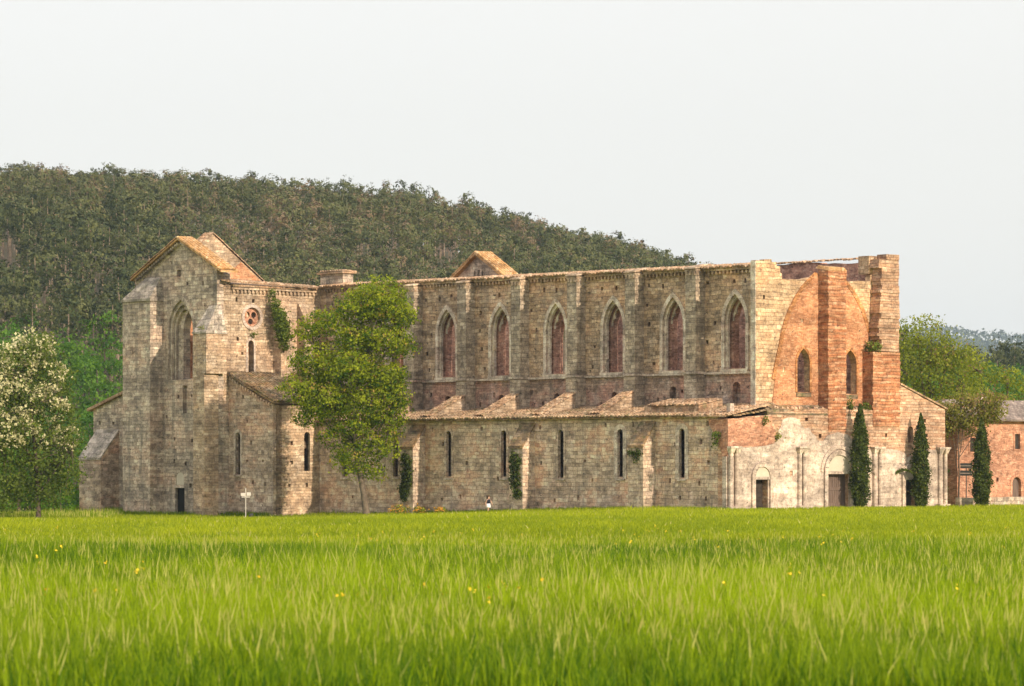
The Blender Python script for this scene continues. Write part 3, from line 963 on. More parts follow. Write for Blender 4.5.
# brick filling of the great arch
al = [(5.0, 6.55), (5.02, 7.1), (5.25, 8.6), (5.6, 9.9), (5.92, 10.9), (6.12, 11.7), (6.43, 12.54), (6.9, 13.4), (7.4, 14.1), (8.04, 14.83), (8.6, 15.3), (9.33, 15.84)]
ar = [(11.15, 15.8), (11.8, 15.35), (12.49, 14.78), (13.0, 14.2), (13.47, 13.55), (13.85, 12.8), (14.22, 11.9), (14.33, 11.0), (14.4, 6.55)]
io = al + ar
mb = MB()
mb.wall('u', 0.90, 0.953, io, wh + putlogs(5.6, 14, 9.2, 15, 1.9, 1.7, io, wh, 0.6, avoid=[(9.2, 11.3)]))
part('brick_infill', mb, M['brick'])
mb = MB()
for s_, side in ((1, al[2:]), (-1, ar[:-2])):
    n = len(side)
    pts = []
    off = []
    for (x, z) in side:
        dx = 10.25 - x
        L = math.hypot(dx, z - 7)
        off.append((x - dx / abs(dx) * .30, z + .10))
    mb.wall('u', 0.87, 0.952, side + off[::-1])
part('arch_voussoirs', mb, M['brick_arch'])
for c, zb in ((7.93, 7.83), (12.45, 7.75)):
    mb = MB()
    mb.wall('u', 0.86, 0.898, arch(c, 0.78, zb, 9.75, 11.0, 8) + arch(c, 0.6, zb, 9.75, 10.76, 8)[::-1])
    w = part('facade_window', mb, M['brick_arch'])
    b = MB()
    b.box(0.84, 0.899, c - .7, c + .7, zb - .3, zb - .02)
    b.build('sill', M['moss_slab'], w)

# central pier, right buttress (ragged upper half), rubble ledge
mb = MB()
z = 5.2
while z < 15.95:
    hh = random.uniform(.17, .3)
    q = random.uniform(-.07, .0)
    mb.box(q, 0.9, 9.37 + random.uniform(-.03, .03), 11.11 + random.uniform(-.03, .03), z, min(z + hh, 16.1) - .004)
    z += hh
pier = part('facade_pier', mb, M['banded'])
b = MB()
b.solid([(-.08, 9.32, 16.02), (1.1, 9.3, 16.22), (1.1, 11.15, 16.2), (-.08, 11.15, 16.05)], [(.05, 9.5, 16.25), (1.0, 9.45, 16.42), (1.0, 11.0, 16.4), (.05, 11.0, 16.28)])
b.build('pier_cap', M['tile_gold'], pier)
mb = MB()
z = 5.6
while z < 10.6:
    hh = random.uniform(.17, .3)
    mb.box(random.uniform(-.08, -.01), 0.9, 13.7 + random.uniform(-.04, .03), 16.4 + random.uniform(-.04, .03), z, min(z + hh, 10.7) - .004)
    z += hh
rb = part('facade_buttress', mb, M['banded'])
b = MB()
z = 10.71
while z < 16.9:
    hh = random.uniform(.18, .34)
    l_ = 14.45 + random.uniform(-.22, .22) + (0.0 if z < 15 else .1)
    b.box(0.0 + random.uniform(0, .06), 0.9, l_, 16.4 + random.uniform(-.06, .05), z, z + hh - .004)
    z += hh
b.box(0.02, 0.9, 15.1, 16.38, z, z + .35)
b.build('broken_upper_half', M['facade'], rb)
b = MB()
b.box(0.91, 1.9, 14.3, 15.6, 16.0, 17.25)
b.box(0.91, 1.9, 15.61, 16.36, 16.0, 17.0)
b.build('crown_block', M['spandrel'], rb)
mb = MB()
for q in range(60):
    v = random.uniform(3.4, 13.6)
    if 9.2 < v < 11.3:
        continue
    u0 = random.uniform(0.02, 0.7)
    sz = random.uniform(.08, .2)
    mb.solid([(u0, v, 6.5), (u0 + sz, v + .03, 6.5), (u0 + sz, v + sz * 1.6, 6.5), (u0, v + sz * 1.5, 6.5)],
             [(u0 + .02, v + .02, 6.72 + sz * .6), (u0 + sz, v + .05, 6.7 + sz), (u0 + sz, v + sz * 1.4, 6.7 + sz), (u0 + .03, v + sz * 1.3, 6.7 + sz * .5)])
lr = part('ledge_rubble', mb, M['facade'])
lr['kind'] = 'stuff'
mb = MB()
for va, vb in ((3.6, 9.36), (11.12, 13.68)):
    mb.solid([(-.02, va, 6.3), (0.89, va, 6.3), (0.89, vb, 6.3), (-.02, vb, 6.3)], [(.04, va, 6.62), (0.89, va, 6.98), (0.89, vb, 6.98), (.04, vb, 6.66)])
part('rubble_ledge', mb, M['moss_slab'])
mb = MB()
dd = Vector((-0.2, -4.0, -0.55))
mb.tiles((0.1, 4.6, 6.62), (1, 0, 0), (-.05, -1, -.13), 1.6, 4.2, pitch=0.33, r=0.15, jit=0.06)
part('fallen_tiles', mb, M['moss_slab'])

# --- north aisle end coping and wall, north clerestory
mb = MB()
for q in range(12):
    t0 = q / 12
    v = 16.42 + 4.75 * t0
    z = 8.46 - 1.68 * t0
    mb.solid([(-.1, v, z), (1.2, v, z), (1.2, v + .38, z - .12), (-.1, v + .38, z - .12)], [(-.1, v, z + .12), (1.2, v, z + .12), (1.2, v + .42, z - .03), (-.1, v + .42, z - .03)])
part('gable_coping', mb, M['tile'])
mb = MB()
mb.box(0.96, 44, 20.0, 21.0, ZB, 6.7)
part('north_aisle_wall', mb, M['aisle'])
mb = MB()
mb.solid([(0.96, 16.6, 8.15), (44, 16.6, 8.15), (44, 21.2, 6.72), (0.96, 21.2, 6.72)], [(0.96, 16.6, 8.35), (44, 16.6, 8.35), (44, 21.2, 6.9), (0.96, 21.2, 6.9)])
part('north_aisle_roof', mb, M['tile'])
outer = [(2.02, ZB), (49.36, ZB)] + ragged((49.36, 17.2), (7.0, 17.1), 40, .05) + ragged((6.9, 17.0), (2.02, 16.85), 6, .04)
mb = MB()
mb.wall('v', 15.5, 16.5, outer, [arch(c + (0 if i in (2, 5) else 2.6), 0.8, 9.4, W_SPR, 14.1) for i, c in enumerate(win_c[:7])] + [arch(c - .1, 1.9, -.5, 3.6, 6.0) for c in win_c])
part('north_clerestory_wall', mb, M['brick_inner'])
mb = MB()
mb.tiles((2.0, 15.95, 17.18), (1, 0, 0.002), (0, -1, -.2), 47, 0.6, pitch=0.3, r=0.14, jit=0.05)
part('north_coping', mb, M['tile'])

# --- transept: gabled front facing the meadow
VF, UT = -5.39, 49.38
gap = [(UT, 17.5), (UT, ZB), (60.05, ZB), (60.05, 17.2), (53.9, 20.05)]
gh = [arch(54.05, 1.62, 9.45, 13.2, 15.55, 9), rect(53.55, 0.24, 6.9, 9.0), rect(54.2, 0.62, ZB + .5, 1.2), arch(54.2, 0.5, 1.42, 1.95, 2.42, 6), sq(54.35, 17.55, .5, .55)]
mb = MB()
mb.wall('v', VF, VF + .6, gap, gh + putlogs(50.4, 59.5, 1.5, 18.5, 2.0, 1.7, gap, gh, 0.6, margin=.6))
part('transept_front', mb, M['transept'])
mb = MB()
gap2 = [(UT + .01, 17.3), (UT + .01, ZB), (60.04, ZB), (60.04, 17.0), (53.95, 19.7)]
mb.wall('v', VF + .61, VF + 1.25, gap2, [arch(53.8, 0.78, 9.55, 13.1, 14.8, 9), rect(53.55, 0.2, 6.9, 8.95), rect(54.2, 0.6, ZB + .5, 1.15)])
part('transept_front_core', mb, M['transept'])
mb = MB()
mb.wall('v', VF - .05, VF + .1, arch(54.05, 1.9, 9.45, 13.2, 15.9, 10) + arch(54.05, 1.61, 9.45, 13.2, 15.53, 10)[::-1])
gw = part('gable_window', mb, M['transept_pale'])
for q, (d, w1, w0) in enumerate(((.15, 1.615, 1.4), (.38, 1.39, 1.17))):
    b = MB()
    b.wall('v', VF + d, VF + d + .2, arch(54.05, w1, 9.46, 13.2, 13.2 + w1 * 1.45, 9) + arch(54.05, w0, 9.46, 13.15, 13.15 + w0 * 1.45, 9)[::-1])
    b.build('moulding', M['transept_pale'], gw)
mb = MB()
mb.wall('v', VF + .03, VF + .1, arch(54.2, 0.49, 1.43, 1.95, 2.41, 6))
part('door_lunette', mb, M['lunette'])
mb = MB()
mb.box(53.585, 54.815, VF + .25, VF + .3, ZB + .51, 1.19)
part('transept_door', mb, M['dark'])
mb = MB()
mb.box(53.5, 54.9, VF - .06, VF - .003, 1.21, 1.4)
part('door_lintel', mb, M['trav_grey'])
# gable tiles and bracket row
cop = MB()
for (ua, za, ub, zb_) in ((53.9, 20.1, 48.3, 17.4), (53.9, 20.1, 60.2, 17.2)):
    L = Vector((ub - ua, 0, zb_ - za))
    nn = 26
    dn = L.normalized()
    cop.tiles((ua, VF - .5, za + .16), (0, 1, 0), dn, 1.75, L.length - .1, pitch=0.3, r=0.15, jit=0.03)
    cop.solid([(ua, VF - .45, za - .0), (ub, VF - .45, zb_ + .0), (ub, VF + 1.2, zb_ + .0), (ua, VF + 1.2, za - .0)],
              [(ua, VF - .45, za + .14), (ub, VF - .45, zb_ + .14), (ub, VF + 1.2, zb_ + .14), (ua, VF + 1.2, za + .14)])
part('gable_tiles', cop, M['tile_gold'])
mb = MB()
for (ua, za, ub, zb_) in ((53.9, 20.06, 48.9, 17.66), (53.9, 20.06, 60.0, 17.3)):
    for q in range(1, 22):
        t_ = q / 22
        u_, z_ = ua + (ub - ua) * t_, za + (zb_ - za) * t_
        mb.box(u_ - .09, u_ + .09, VF - .3, VF - .003, z_ - .22, z_ - .03)
part('gable_brackets', mb, M['transept'])

# front buttresses of the transept
mb = MB()
mb.box(56.4, 60.1, -6.6, VF - .003, ZB, 15.5)
tb = part('transept_buttress', mb, M['transept'])
b = MB()
b.box(56.3, 60.2, -6.72, VF - .003, 15.505, 15.7)
b.solid([(56.35, -6.68, 15.7), (60.15, -6.68, 15.7), (60.15, VF - .003, 15.7), (56.35, VF - .003, 15.7)],
        [(56.6, VF - .15, 17.3), (58.4, VF - .15, 17.4), (58.4, VF - .003, 17.4), (56.6, VF - .003, 17.3)])
b.build('sloped_cap', M['cap_stone'], tb)
mb = MB()
mb.box(49.2, 50.6, -6.7, VF - .003, ZB, 9.8)
mb.box(48.95, 50.6, -6.7, VF - .003, 9.805, 12.8)
mb.box(48.95, UT - .003, VF - .002, -4.85, 9.805, 12.8)
tb = part('transept_buttress', mb, M['transept_mix'] if 'transept_mix' in M else M['transept_side'])
b = MB()
b.box(48.87, 50.68, -6.78, -4.78, 12.805, 12.95)
b.solid([(48.91, -6.74, 12.95), (50.64, -6.74, 12.95), (50.64, -4.82, 12.95), (48.91, -4.82, 12.95)],
        [(49.33, -5.45, 14.95), (50.3, -5.45, 14.95), (50.3, -5.05, 14.95), (49.33, -5.05, 14.95)])
b.build('sloped_cap', M['cap_stone'], tb)

# west wall of the transept
VW0, VW1 = VF + 1.26, 4.35
outer = [(VW0, ZB), (VW1, ZB)] + ragged((VW1, 16.3), (VW0, 16.6), 12, .04)
wh2 = [disc(-2.13, 14.16, 0.72), arch(-2.25, 0.27, 9.6, 12.1, 12.4, 5)]
mb = MB()
pl = putlogs(VW0 + .3, 4.2, 9.9, 16, 1.6, 1.35, outer, wh2, 0.6, avoid=[(-.3, .9), (2, 3.2)])
mb.wall('u', UT, UT + .6, outer, wh2 + pl)
part('transept_side_wall', mb, M['transept_side'])
mb = MB()
mb.box(UT, UT + .6, VF + .605, VF + 1.25, 8, 16.6)
mb.wall('u', UT + .61, UT + 1.25, [(VW0, ZB), (VW1, ZB), (VW1, 16.2), (VW0, 16.5)], [disc(-2.13, 14.16, 0.6), arch(-2.25, 0.2, 9.65, 12.05, 12.3, 5)])
part('transept_side_core', mb, M['transept_side'])
mb = MB()
mb.wall('u', UT - .06, UT + .1, disc(-2.13, 14.16, 0.98, 28), [disc(-2.13, 14.16, 0.73, 28)])
rw = part('round_window', mb, M['trav'])
b = MB()
b.wall('u', UT + .2, UT + .32, disc(-2.13, 14.16, 0.72, 24), [disc(-2.13 + .34 * math.cos(a), 14.16 + .34 * math.sin(a), .24, 10) for a in (.5, 2.6, 4.7)])
b.build('oculus_tracery', M['brick_pink'], rw)
mb = MB()
mb.wall('u', UT - .04, UT + .08, arch(-2.25, 0.45, 9.55, 12.1, 12.62, 6) + arch(-2.25, 0.27, 9.55, 12.1, 12.4, 6)[::-1])
part('lancet_window', mb, M['trav'])
for v in (-.12, 2.15):
    mb = MB()
    mb.box(48.42, UT - .003, v, v + .9, 7.5, 14.1)
    mb.solid([(48.42, v, 14.1), (UT - .003, v, 14.1), (UT - .003, v + .9, 14.1), (48.42, v + .9, 14.1)],
             [(UT - .15, v, 15.3), (UT - .003, v, 15.3), (UT - .003, v + .9, 15.3), (UT - .15, v + .9, 15.3)])
    part('pilaster', mb, M['transept_side'])
mb = MB()
x = VW0 + .1
mb.box(UT - .2, UT - .003, VW0, 4.1, 16.2, 16.36)
while x < 4.0:
    mb.box(UT - .16, UT - .003, x, x + .17, 15.95, 16.195)
    x += .36
part('corbel_table', mb, M['transept_side'])
mb = MB()
mb.tiles((UT + .3, VF + .2, 16.95), (0, 1, -.03), (-1, 0, -.33), 9.4, 0.75, pitch=0.3, r=0.15, jit=0.04)
mb.solid([(UT - .3, VW0, 16.4), (UT + 1.3, VW0, 16.6), (UT + 1.3, 4.1, 16.3), (UT - .3, 4.1, 16.37)], [(UT - .3, VW0, 16.55), (UT + 1.3, VW0, 16.95), (UT + 1.3, 4.1, 16.7), (UT - .3, 4.1, 16.5)])
part('tile_coping', mb, M['tile'])
mb = MB()
mb.box(46.7, 49.5, 4.5, 5.5, 16.7, 17.6)
cb_ = part('crossing_stub', mb, M['transept'])
b = MB()
b.tiles((46.5, 4.3, 17.78), (1, 0, 0), (0, 1, -.05), 3.2, 1.4, pitch=.3, r=.14)
b.box(46.5, 49.7, 4.3, 5.7, 17.61, 17.75)
b.build('tile_cap', M['tile'], cb_)

# east side of transept, choir, north transept
mb = MB()
mb.wall('u', 58.8, 60.04, [(VF + 1.26, ZB), (4.3, ZB), (4.3, 16.4), (VF + 1.26, 16.4)], [arch(-1.5, .8, 9, 11.5, 13)])
mb.wall('u', 58.8, 60.04, [(16.6, ZB), (25, ZB), (25, 16.4), (16.6, 16.4)])
part('transept_east_wall', mb, M['brick'])
mb = MB()
mb.box(60.06, 71.9, 4.4, 5.5, ZB, 16.7)
mb.box(60.06, 71.9, 15.5, 16.6, ZB, 16.7)
part('choir_wall', mb, M['clere'])
mb = MB()
mb.wall('u', 72.0, 73.1, [(4.4, ZB), (16.6, ZB), (16.6, 17.7), (10.5, 22.15), (4.4, 17.7)], [arch(10.5, .8, 10, 13, 15), sq(12.0, 19.6, .35, .35), sq(8.6, 19.4, .3, .3)])
eg = part('choir_gable', mb, M['choir'] if 'choir' in M else M['transept_side'])
b = MB()
for sg in (1, -1):
    L = Vector((0, sg * 6.3, -4.6))
    b.tiles((71.85, 10.5, 22.2), (1, 0, 0), L, 1.4, L.length, pitch=.3, r=.15, jit=.03)
b.build('gable_tiles', M['tile'], eg)
mb = MB()
mb.wall('u', 71.93, 71.998, [(9.5, 17.0), (16.5, 17.0), (16.5, 17.6), (13.4, 19.9), (12.6, 19.3), (12.0, 18.6), (10.6, 18.2)])
part('gable_brick_patch', mb, M['brick'])
mb = MB()
mb.box(UT, UT + 1.2, 16.6, 25.0, ZB, 16.6)
part('north_transept_wall', mb, M['transept_side'])
mb = MB()
mb.wall('v', 25.0, 26.2, [(UT, ZB), (60.05, ZB), (60.05, 16.9), (54.9, 20.2), (UT, 16.9)], [sq(54.9, 18.6, .3, .7), sq(54.4, 18.6, .2, .6), sq(55.4, 18.6, .2, .6), arch(54.7, 1.1, 9.4, 13, 15)])
ng = part('north_gable', mb, M['transept'])
b = MB()
for ub, zb_ in ((48.8, 16.65), (61.0, 16.35)):
    L = Vector((ub - 54.9, 0, zb_ - 20.2))
    b.tiles((54.9, 24.6, 20.42), (0, 1, 0), L, 2.0, L.length, pitch=.3, r=.15, jit=.03)
    b.solid([(54.9, 24.6, 20.2), (ub, 24.6, zb_), (ub, 26.6, zb_), (54.9, 26.6, 20.2)], [(54.9, 24.6, 20.4), (ub, 24.6, zb_ + .2), (ub, 26.6, zb_ + .2), (54.9, 26.6, 20.4)])
b.build('gable_tiles', M['tile_gold'], ng)

# --- low chapel in the corner of nave and transept
UC, VC = 43.83, -4.3
mb = MB()
fo = [(UC, ZB), (UT + .6, ZB), (UT + .6, 9.75), (UC, 7.45)]
fh = [arch(48.2, 0.3, 2.25, 5.1, 5.4, 5)]
mb.wall('v', VC, VC + .25, fo, fh + putlogs(UC + .5, 48.8, 1.5, 8.5, 1.7, 1.6, fo, fh, .5))
mb.wall('v', VC + .26, VC + .8, [(UC, ZB), (UT, ZB), (UT, 9.6), (UC, 7.4)], [arch(48.5, 0.8, 2.2, 4.9, 5.6, 5)])
part('chapel_front', mb, M['chapel'])
mb = MB()
wo = [(VC + .26, ZB), (-.005, ZB), (-.005, 7.42), (VC + .26, 7.42)]
wo2 = [(VC + .81, ZB), (-.005, ZB), (-.005, 7.4), (VC + .81, 7.4)]
whc = [arch(-1.13, 0.27, 2.5, 5.15, 5.42, 5)]
mb.wall('u', UC, UC + .25, wo, whc + putlogs(VC + 1.2, -.3, 1.5, 7, 1.5, 1.6, wo, whc, .5))
mb.wall('u', UC + .26, UC + .8, wo2, [arch(-.95, 0.7, 2.4, 5.0, 5.6, 5)])
part('chapel_side', mb, M['transept_side'])
mb = MB()
mb.wall('v', VC - .035, VC + .1, arch(48.2, .52, 2.2, 5.1, 5.62, 6) + arch(48.2, .3, 2.2, 5.1, 5.4, 6)[::-1])
cl = part('lancet_window', mb, M['trav_grey'])
b = MB()
b.box(47.8, 48.6, VC - .12, VC + .1, 2.08, 2.19)
b.build('sill', M['trav'], cl)
mb = MB()
mb.solid([(UC - .3, VC - .2, 7.5), (UC - .3, 4.33, 7.5), (49.36, 4.33, 9.75), (49.36, VC - .2, 9.75)],
         [(UC - .3, VC - .2, 7.65), (UC - .3, 4.33, 7.65), (49.36, 4.33, 9.9), (49.36, VC - .2, 9.9)])
cr = part('chapel_roof', mb, M['moss_roof'] if 'moss_roof' in M else M['moss_slab'])
b = MB()
L = Vector((UC - .35 - 49.36, 0, -2.27))
b.tiles((49.36, VC - .2, 9.92), (0, 1, 0), L, 8.5, L.length, pitch=.3, r=.13, jit=.04)
b.build('roof_tiles', M['moss_slab'], cr)
mb = MB()
for q in range(1, 17):
    t_ = q / 17
    mb.box(UC + 5.5 * t_ - .08, UC + 5.5 * t_ + .08, VC - .17, VC - .003, 7.2 + 2.27 * t_, 7.42 + 2.27 * t_)
part('chapel_brackets', mb, M['chapel'])

EB0, EB1 = 63.85, 66.85
# --- low east chapel beyond the transept, with a battered buttress
mb = MB()
eo = [(60.12, ZB), (67.4, ZB), (67.4, 7.35), (60.12, 9.3)]
mb.wall('v', -4.4, -3.6, eo, putlogs(60.5, 67, 1.5, 8.5, 1.8, 1.6, eo, [], .5))
mb.wall('u', 66.6, 67.4, [(-3.59, ZB), (4, ZB), (4, 7.3), (-3.59, 7.3)])
part('east_chapel_wall', mb, M['transept'])
mb = MB()
mb.solid([(60.1, -4.7, 9.28), (67.9, -4.7, 7.2), (67.9, 4.3, 7.2), (60.1, 4.3, 9.28)], [(60.1, -4.7, 9.5), (67.9, -4.7, 7.42), (67.9, 4.3, 7.42), (60.1, 4.3, 9.5)])
part('east_chapel_roof', mb, M['brown_roof'] if 'brown_roof' in M else M['tile'])
mb = MB()
mb.solid([(EB0, -6.1, ZB), (EB1, -6.1, ZB), (EB1, -4.41, ZB), (EB0, -4.41, ZB)], [(EB0, -6.1, 3.4), (EB1, -6.1, 3.4), (EB1, -4.41, 5.5), (EB0, -4.41, 5.5)])
eb = part('buttress', mb, M['chapel'])
b = MB()
b.solid([(EB0 - .05, -6.17, 3.36), (EB1 + .05, -6.17, 3.36), (EB1 + .05, -4.41, 5.55), (EB0 - .05, -4.41, 5.55)], [(EB0 - .05, -6.17, 3.55), (EB1 + .05, -6.17, 3.55), (EB1 + .05, -4.41, 5.75), (EB0 - .05, -4.41, 5.75)])
b.build('sloped_cap', M['cap_stone'], eb)


def W(u, v, z=0.0):
    """church coordinates to world"""
    return Vector((CX - CA * u + SA * v, CY + SA * u + CA * v, z))


# ------------------------------------------------------------------ foliage helpers
def leaves(centers, sizes, out=None, out_w=0.5, rng=RNG, aspect=1.0):
    """one quad leaf cluster per centre, random tilt, optionally leaning outwards"""
    n = len(centers)
    nr = rng.normal(size=(n, 3))
    nr /= np.linalg.norm(nr, axis=1, keepdims=True)
    if out is not None:
        nr = nr * (1 - out_w) + out * out_w
        nr /= np.linalg.norm(nr, axis=1, keepdims=True) + 1e-9
    t = np.cross(nr, rng.normal(size=(n, 3)))
    t /= np.linalg.norm(t, axis=1, keepdims=True) + 1e-9
    b = np.cross(nr, t)
    s = np.asarray(sizes)[:, None]
    t = t * s * 0.5 * aspect
    b = b * s * 0.5
    k = rng.uniform(0.6, 1.0, (n, 1))
    v = np.stack([centers - t, centers - b * k * 0.7, centers + t, centers + b * k], 1).reshape(-1, 3)
    q = np.arange(n * 4).reshape(n, 4)
    return v, q


def tubes_np(segs, n=5):
    """segs: list of (points, radii) -> verts, quads"""
    V, Q, base = [], [], 0
    for pts, rad in segs:
        pts = np.asarray(pts, float)
        for i in range(len(pts)):
            d = pts[min(i + 1, len(pts) - 1)] - pts[max(i - 1, 0)]
            d /= np.linalg.norm(d) + 1e-9
            x = np.cross(d, (0.2, 0.97, 0.1))
            x /= np.linalg.norm(x) + 1e-9
            y = np.cross(d, x)
            a = np.arange(n) * 2 * math.pi / n
            V.append(pts[i] + (np.cos(a)[:, None] * x + np.sin(a)[:, None] * y) * rad[i])
        for i in range(len(pts) - 1):
            a0 = base + i * n
            for k in range(n):
                Q.append([a0 + k, a0 + (k + 1) % n, a0 + n + (k + 1) % n, a0 + n + k])
        base += len(pts) * n
    return np.concatenate(V), np.array(Q)


def clump_cloud(blobs, n, size, rng=RNG, sub=9, spread=0.42, shell=0.55, gap=0.0):
    """leaf centres gathered in many small sprays spread through ellipsoid blobs (x,y,z,rx,ry,rz)"""
    bl = np.array(blobs, float)
    vol = bl[:, 3] * bl[:, 4] * bl[:, 5]
    m = max(1, n // sub)
    idx = rng.choice(len(bl), m, p=vol / vol.sum())
    d = rng.normal(size=(m, 3))
    d /= np.linalg.norm(d, axis=1, keepdims=True)
    r = rng.uniform(0, 1, (m, 1)) ** (1 / 3)
    r = shell + (1 - shell) * r if shell < 1 else r
    r = np.where(rng.uniform(size=(m, 1)) < 0.25, rng.uniform(0.2, 1, (m, 1)), r)
    cc = bl[idx, :3] + d * r * bl[idx, 3:6]
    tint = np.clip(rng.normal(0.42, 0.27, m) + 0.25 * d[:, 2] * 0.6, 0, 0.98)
    c = np.repeat(cc, sub, 0) + rng.normal(size=(m * sub, 3)) * spread * np.array([1, 1, 0.7])
    out = np.repeat(d, sub, 0)
    s = size * rng.uniform(0.55, 1.35, m * sub)
    t = np.clip(np.repeat(tint, sub) + rng.normal(0, 0.1, m * sub), 0, 1)
    return c, s, out, t, cc


def crown_mesh(name, blobs, n, size, mat, **k):
    c, s, out, t, cc = clump_cloud(blobs, n, size, **k)
    v, q = leaves(c, s, out, 0.55)
    return np_mesh(name, v, [q], [mat], tint=np.repeat(t, 4)), cc


def make_tree(name, label, cat, loc, trunk, limbs, blobs, n, size, leaf, bark, group=None, extra=None, twigs=40, **k):
    t = thing(name, label, cat, loc, 0, group)
    me, cc = crown_mesh('crown', blobs, n, size, leaf, **k)
    cr = link('crown', me, t)
    segs = [trunk] + limbs
    tips = np.array([l[0][-1] for l in limbs] + [trunk[0][-1]], float)
    for i in RNG.choice(len(cc), min(twigs, len(cc)), replace=False):
        j = np.argmin(np.linalg.norm(tips - cc[i], axis=1))
        mid = (tips[j] + cc[i]) / 2 + RNG.normal(size=3) * .15
        segs.append(([tips[j], mid, cc[i]], [0.05, 0.035, 0.015]))
    v, q = tubes_np(segs, 7)
    link('trunk', np_mesh('trunk', v, [q], [bark], smooth=True), t)
    return t


def gz(x, y):
    return float(ground_z(x, y))


# --- the big acacia in front of the nave
AX, AY = -10.3, 248.0
blobs = [(1.0, 0, 14.3, 2.0, 1.8, 1.5), (2.3, .3, 13.3, 1.5, 1.6, 1.2), (-.6, .2, 13.6, 1.7, 1.7, 1.2), (-2.8, -.2, 12.7, 1.5, 1.4, .9), (-4.0, .1, 12.1, 1.1, 1.1, .6),
         (1.6, -.3, 11.5, 1.7, 1.8, 1.1), (-.6, .0, 11.6, 1.8, 1.8, 1.0), (-3.2, .3, 10.2, 1.9, 1.7, 1.3), (-1.2, -.6, 9.6, 2.2, 2.0, 1.5), (1.0, .2, 9.2, 1.9, 1.9, 1.3),
         (-4.2, 0, 8.4, 1.6, 1.5, 1.1), (-2.4, -.4, 7.7, 2.0, 1.9, 1.3), (0.2, -.2, 7.5, 2.0, 1.9, 1.2), (2.0, .1, 8.0, 1.3, 1.5, 1.1), (-3.6, .2, 6.7, 1.3, 1.2, .8),
         (-.8, -.4, 6.0, 1.7, 1.5, .9), (1.4, 0, 6.4, 1.4, 1.4, 1.0), (-2.2, -.1, 5.2, 1.0, 1.0, .7), (.2, 0, 5.0, 1.2, 1.1, .6), (1.9, .1, 5.2, .8, .9, .7), (2.9, .1, 11.2, .9, .9, .8), (-.8, -.2, 4.2, 1.5, 1.2, .8), (1.5, 0, 4.3, 1.1, 1.0, .8), (.2, -.3, 3.3, 1.1, .9, .6), (-1.6, -.1, 3.7, .8, .8, .5), (.7, -.3, 2.7, .8, .7, .5), (-1.0, -.2, 3.0, .7, .7, .4), (2.6, 0, 7.2, .8, .9, .8), (2.4, 0, 9.4, .8, .9, .8)]
trunk = ([(0, 0, -.3), (-.25, 0, 1.5), (-.6, 0, 3.4), (-.95, 0, 5.2), (-.9, 0, 7.5), (-.5, 0, 10), (.3, 0, 12.5), (.9, 0, 14.5)], [.3, .22, .2, .18, .16, .13, .1, .04])
limbs = [([(-.9, 0, 5.2), (-2.0, .2, 6.5), (-3.4, .1, 8.0)], [.15, .1, .04]), ([(-.95, 0, 6), (.4, -.2, 7.0), (1.8, 0, 8.0)], [.14, .09, .04]),
         ([(-.8, 0, 8), (-2.2, .2, 10), (-3.8, 0, 12)], [.13, .09, .03]), ([(-.5, 0, 9.8), (1.0, .1, 11.2), (2.4, .2, 13)], [.11, .08, .03]), ([(-.9, 0, 5), (-.9, -.8, 6.2), (-1.2, -.8, 9)], [.13, .08, .03])]
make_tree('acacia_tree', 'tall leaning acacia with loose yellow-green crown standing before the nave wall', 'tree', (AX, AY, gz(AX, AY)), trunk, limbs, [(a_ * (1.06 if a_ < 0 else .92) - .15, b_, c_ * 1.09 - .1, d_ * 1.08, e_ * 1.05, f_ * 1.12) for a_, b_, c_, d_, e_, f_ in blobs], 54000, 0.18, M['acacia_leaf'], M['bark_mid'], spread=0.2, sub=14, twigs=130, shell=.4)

# --- flowering locust at the left edge
LX, LY = -34.0, 250.0
blobs = [(.3, 0, 12.2, 1.4, 1.4, 1.3), (-1.2, 0, 11.2, 1.8, 1.6, 1.4), (1.2, .2, 10.2, 1.5, 1.4, 1.3), (-2.4, 0, 9.4, 1.8, 1.7, 1.4), (-.4, -.4, 8.8, 1.6, 1.6, 1.4), (-3.4, 0, 7.2, 1.7, 1.6, 1.4), (-1.4, -.3, 6.4, 1.9, 1.7, 1.4),
         (1.8, .2, 8.2, 1.4, 1.3, 1.2), (2.2, .3, 5.9, 1.5, 1.4, 1.3), (-3, 0, 4.6, 1.8, 1.6, 1.3), (0.4, .2, 4.3, 1.9, 1.6, 1.3), (2.6, .2, 3.6, 1.4, 1.3, 1.1), (-2.0, 0, 2.6, 1.6, 1.4, 1.0)]
trunk = ([(0, 0, -.3), (-.1, 0, 3), (-.35, 0, 6), (-.6, 0, 9), (-.4, 0, 12)], [.2, .17, .14, .1, .04])
limbs = [([(-.2, 0, 4), (-1.6, 0, 6), (-3, 0, 7.5)], [.13, .09, .03]), ([(-.3, 0, 5), (1, .1, 6.8), (1.8, .2, 8.5)], [.12, .08, .03]), ([(-.5, 0, 7), (-1.6, 0, 9.2), (-2, 0, 11)], [.1, .07, .03]), ([(-.1, 0, 3), (1.4, .1, 4.2), (2.4, .2, 5.5)], [.1, .07, .03])]
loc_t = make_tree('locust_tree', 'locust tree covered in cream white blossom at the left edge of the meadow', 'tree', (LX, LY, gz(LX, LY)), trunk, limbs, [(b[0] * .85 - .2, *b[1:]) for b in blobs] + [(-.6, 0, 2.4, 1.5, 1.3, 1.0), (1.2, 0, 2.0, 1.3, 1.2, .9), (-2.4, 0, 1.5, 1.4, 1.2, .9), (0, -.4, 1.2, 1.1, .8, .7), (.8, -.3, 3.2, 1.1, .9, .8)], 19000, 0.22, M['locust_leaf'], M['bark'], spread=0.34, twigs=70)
c, s, out, tt, cc = clump_cloud([(b[0] * .85 - .55, b[1] - .5, b[2] + .1, b[3], b[4], b[5]) for b in blobs[:9]], 6500, 0.21, sub=16, spread=.21, shell=.7)
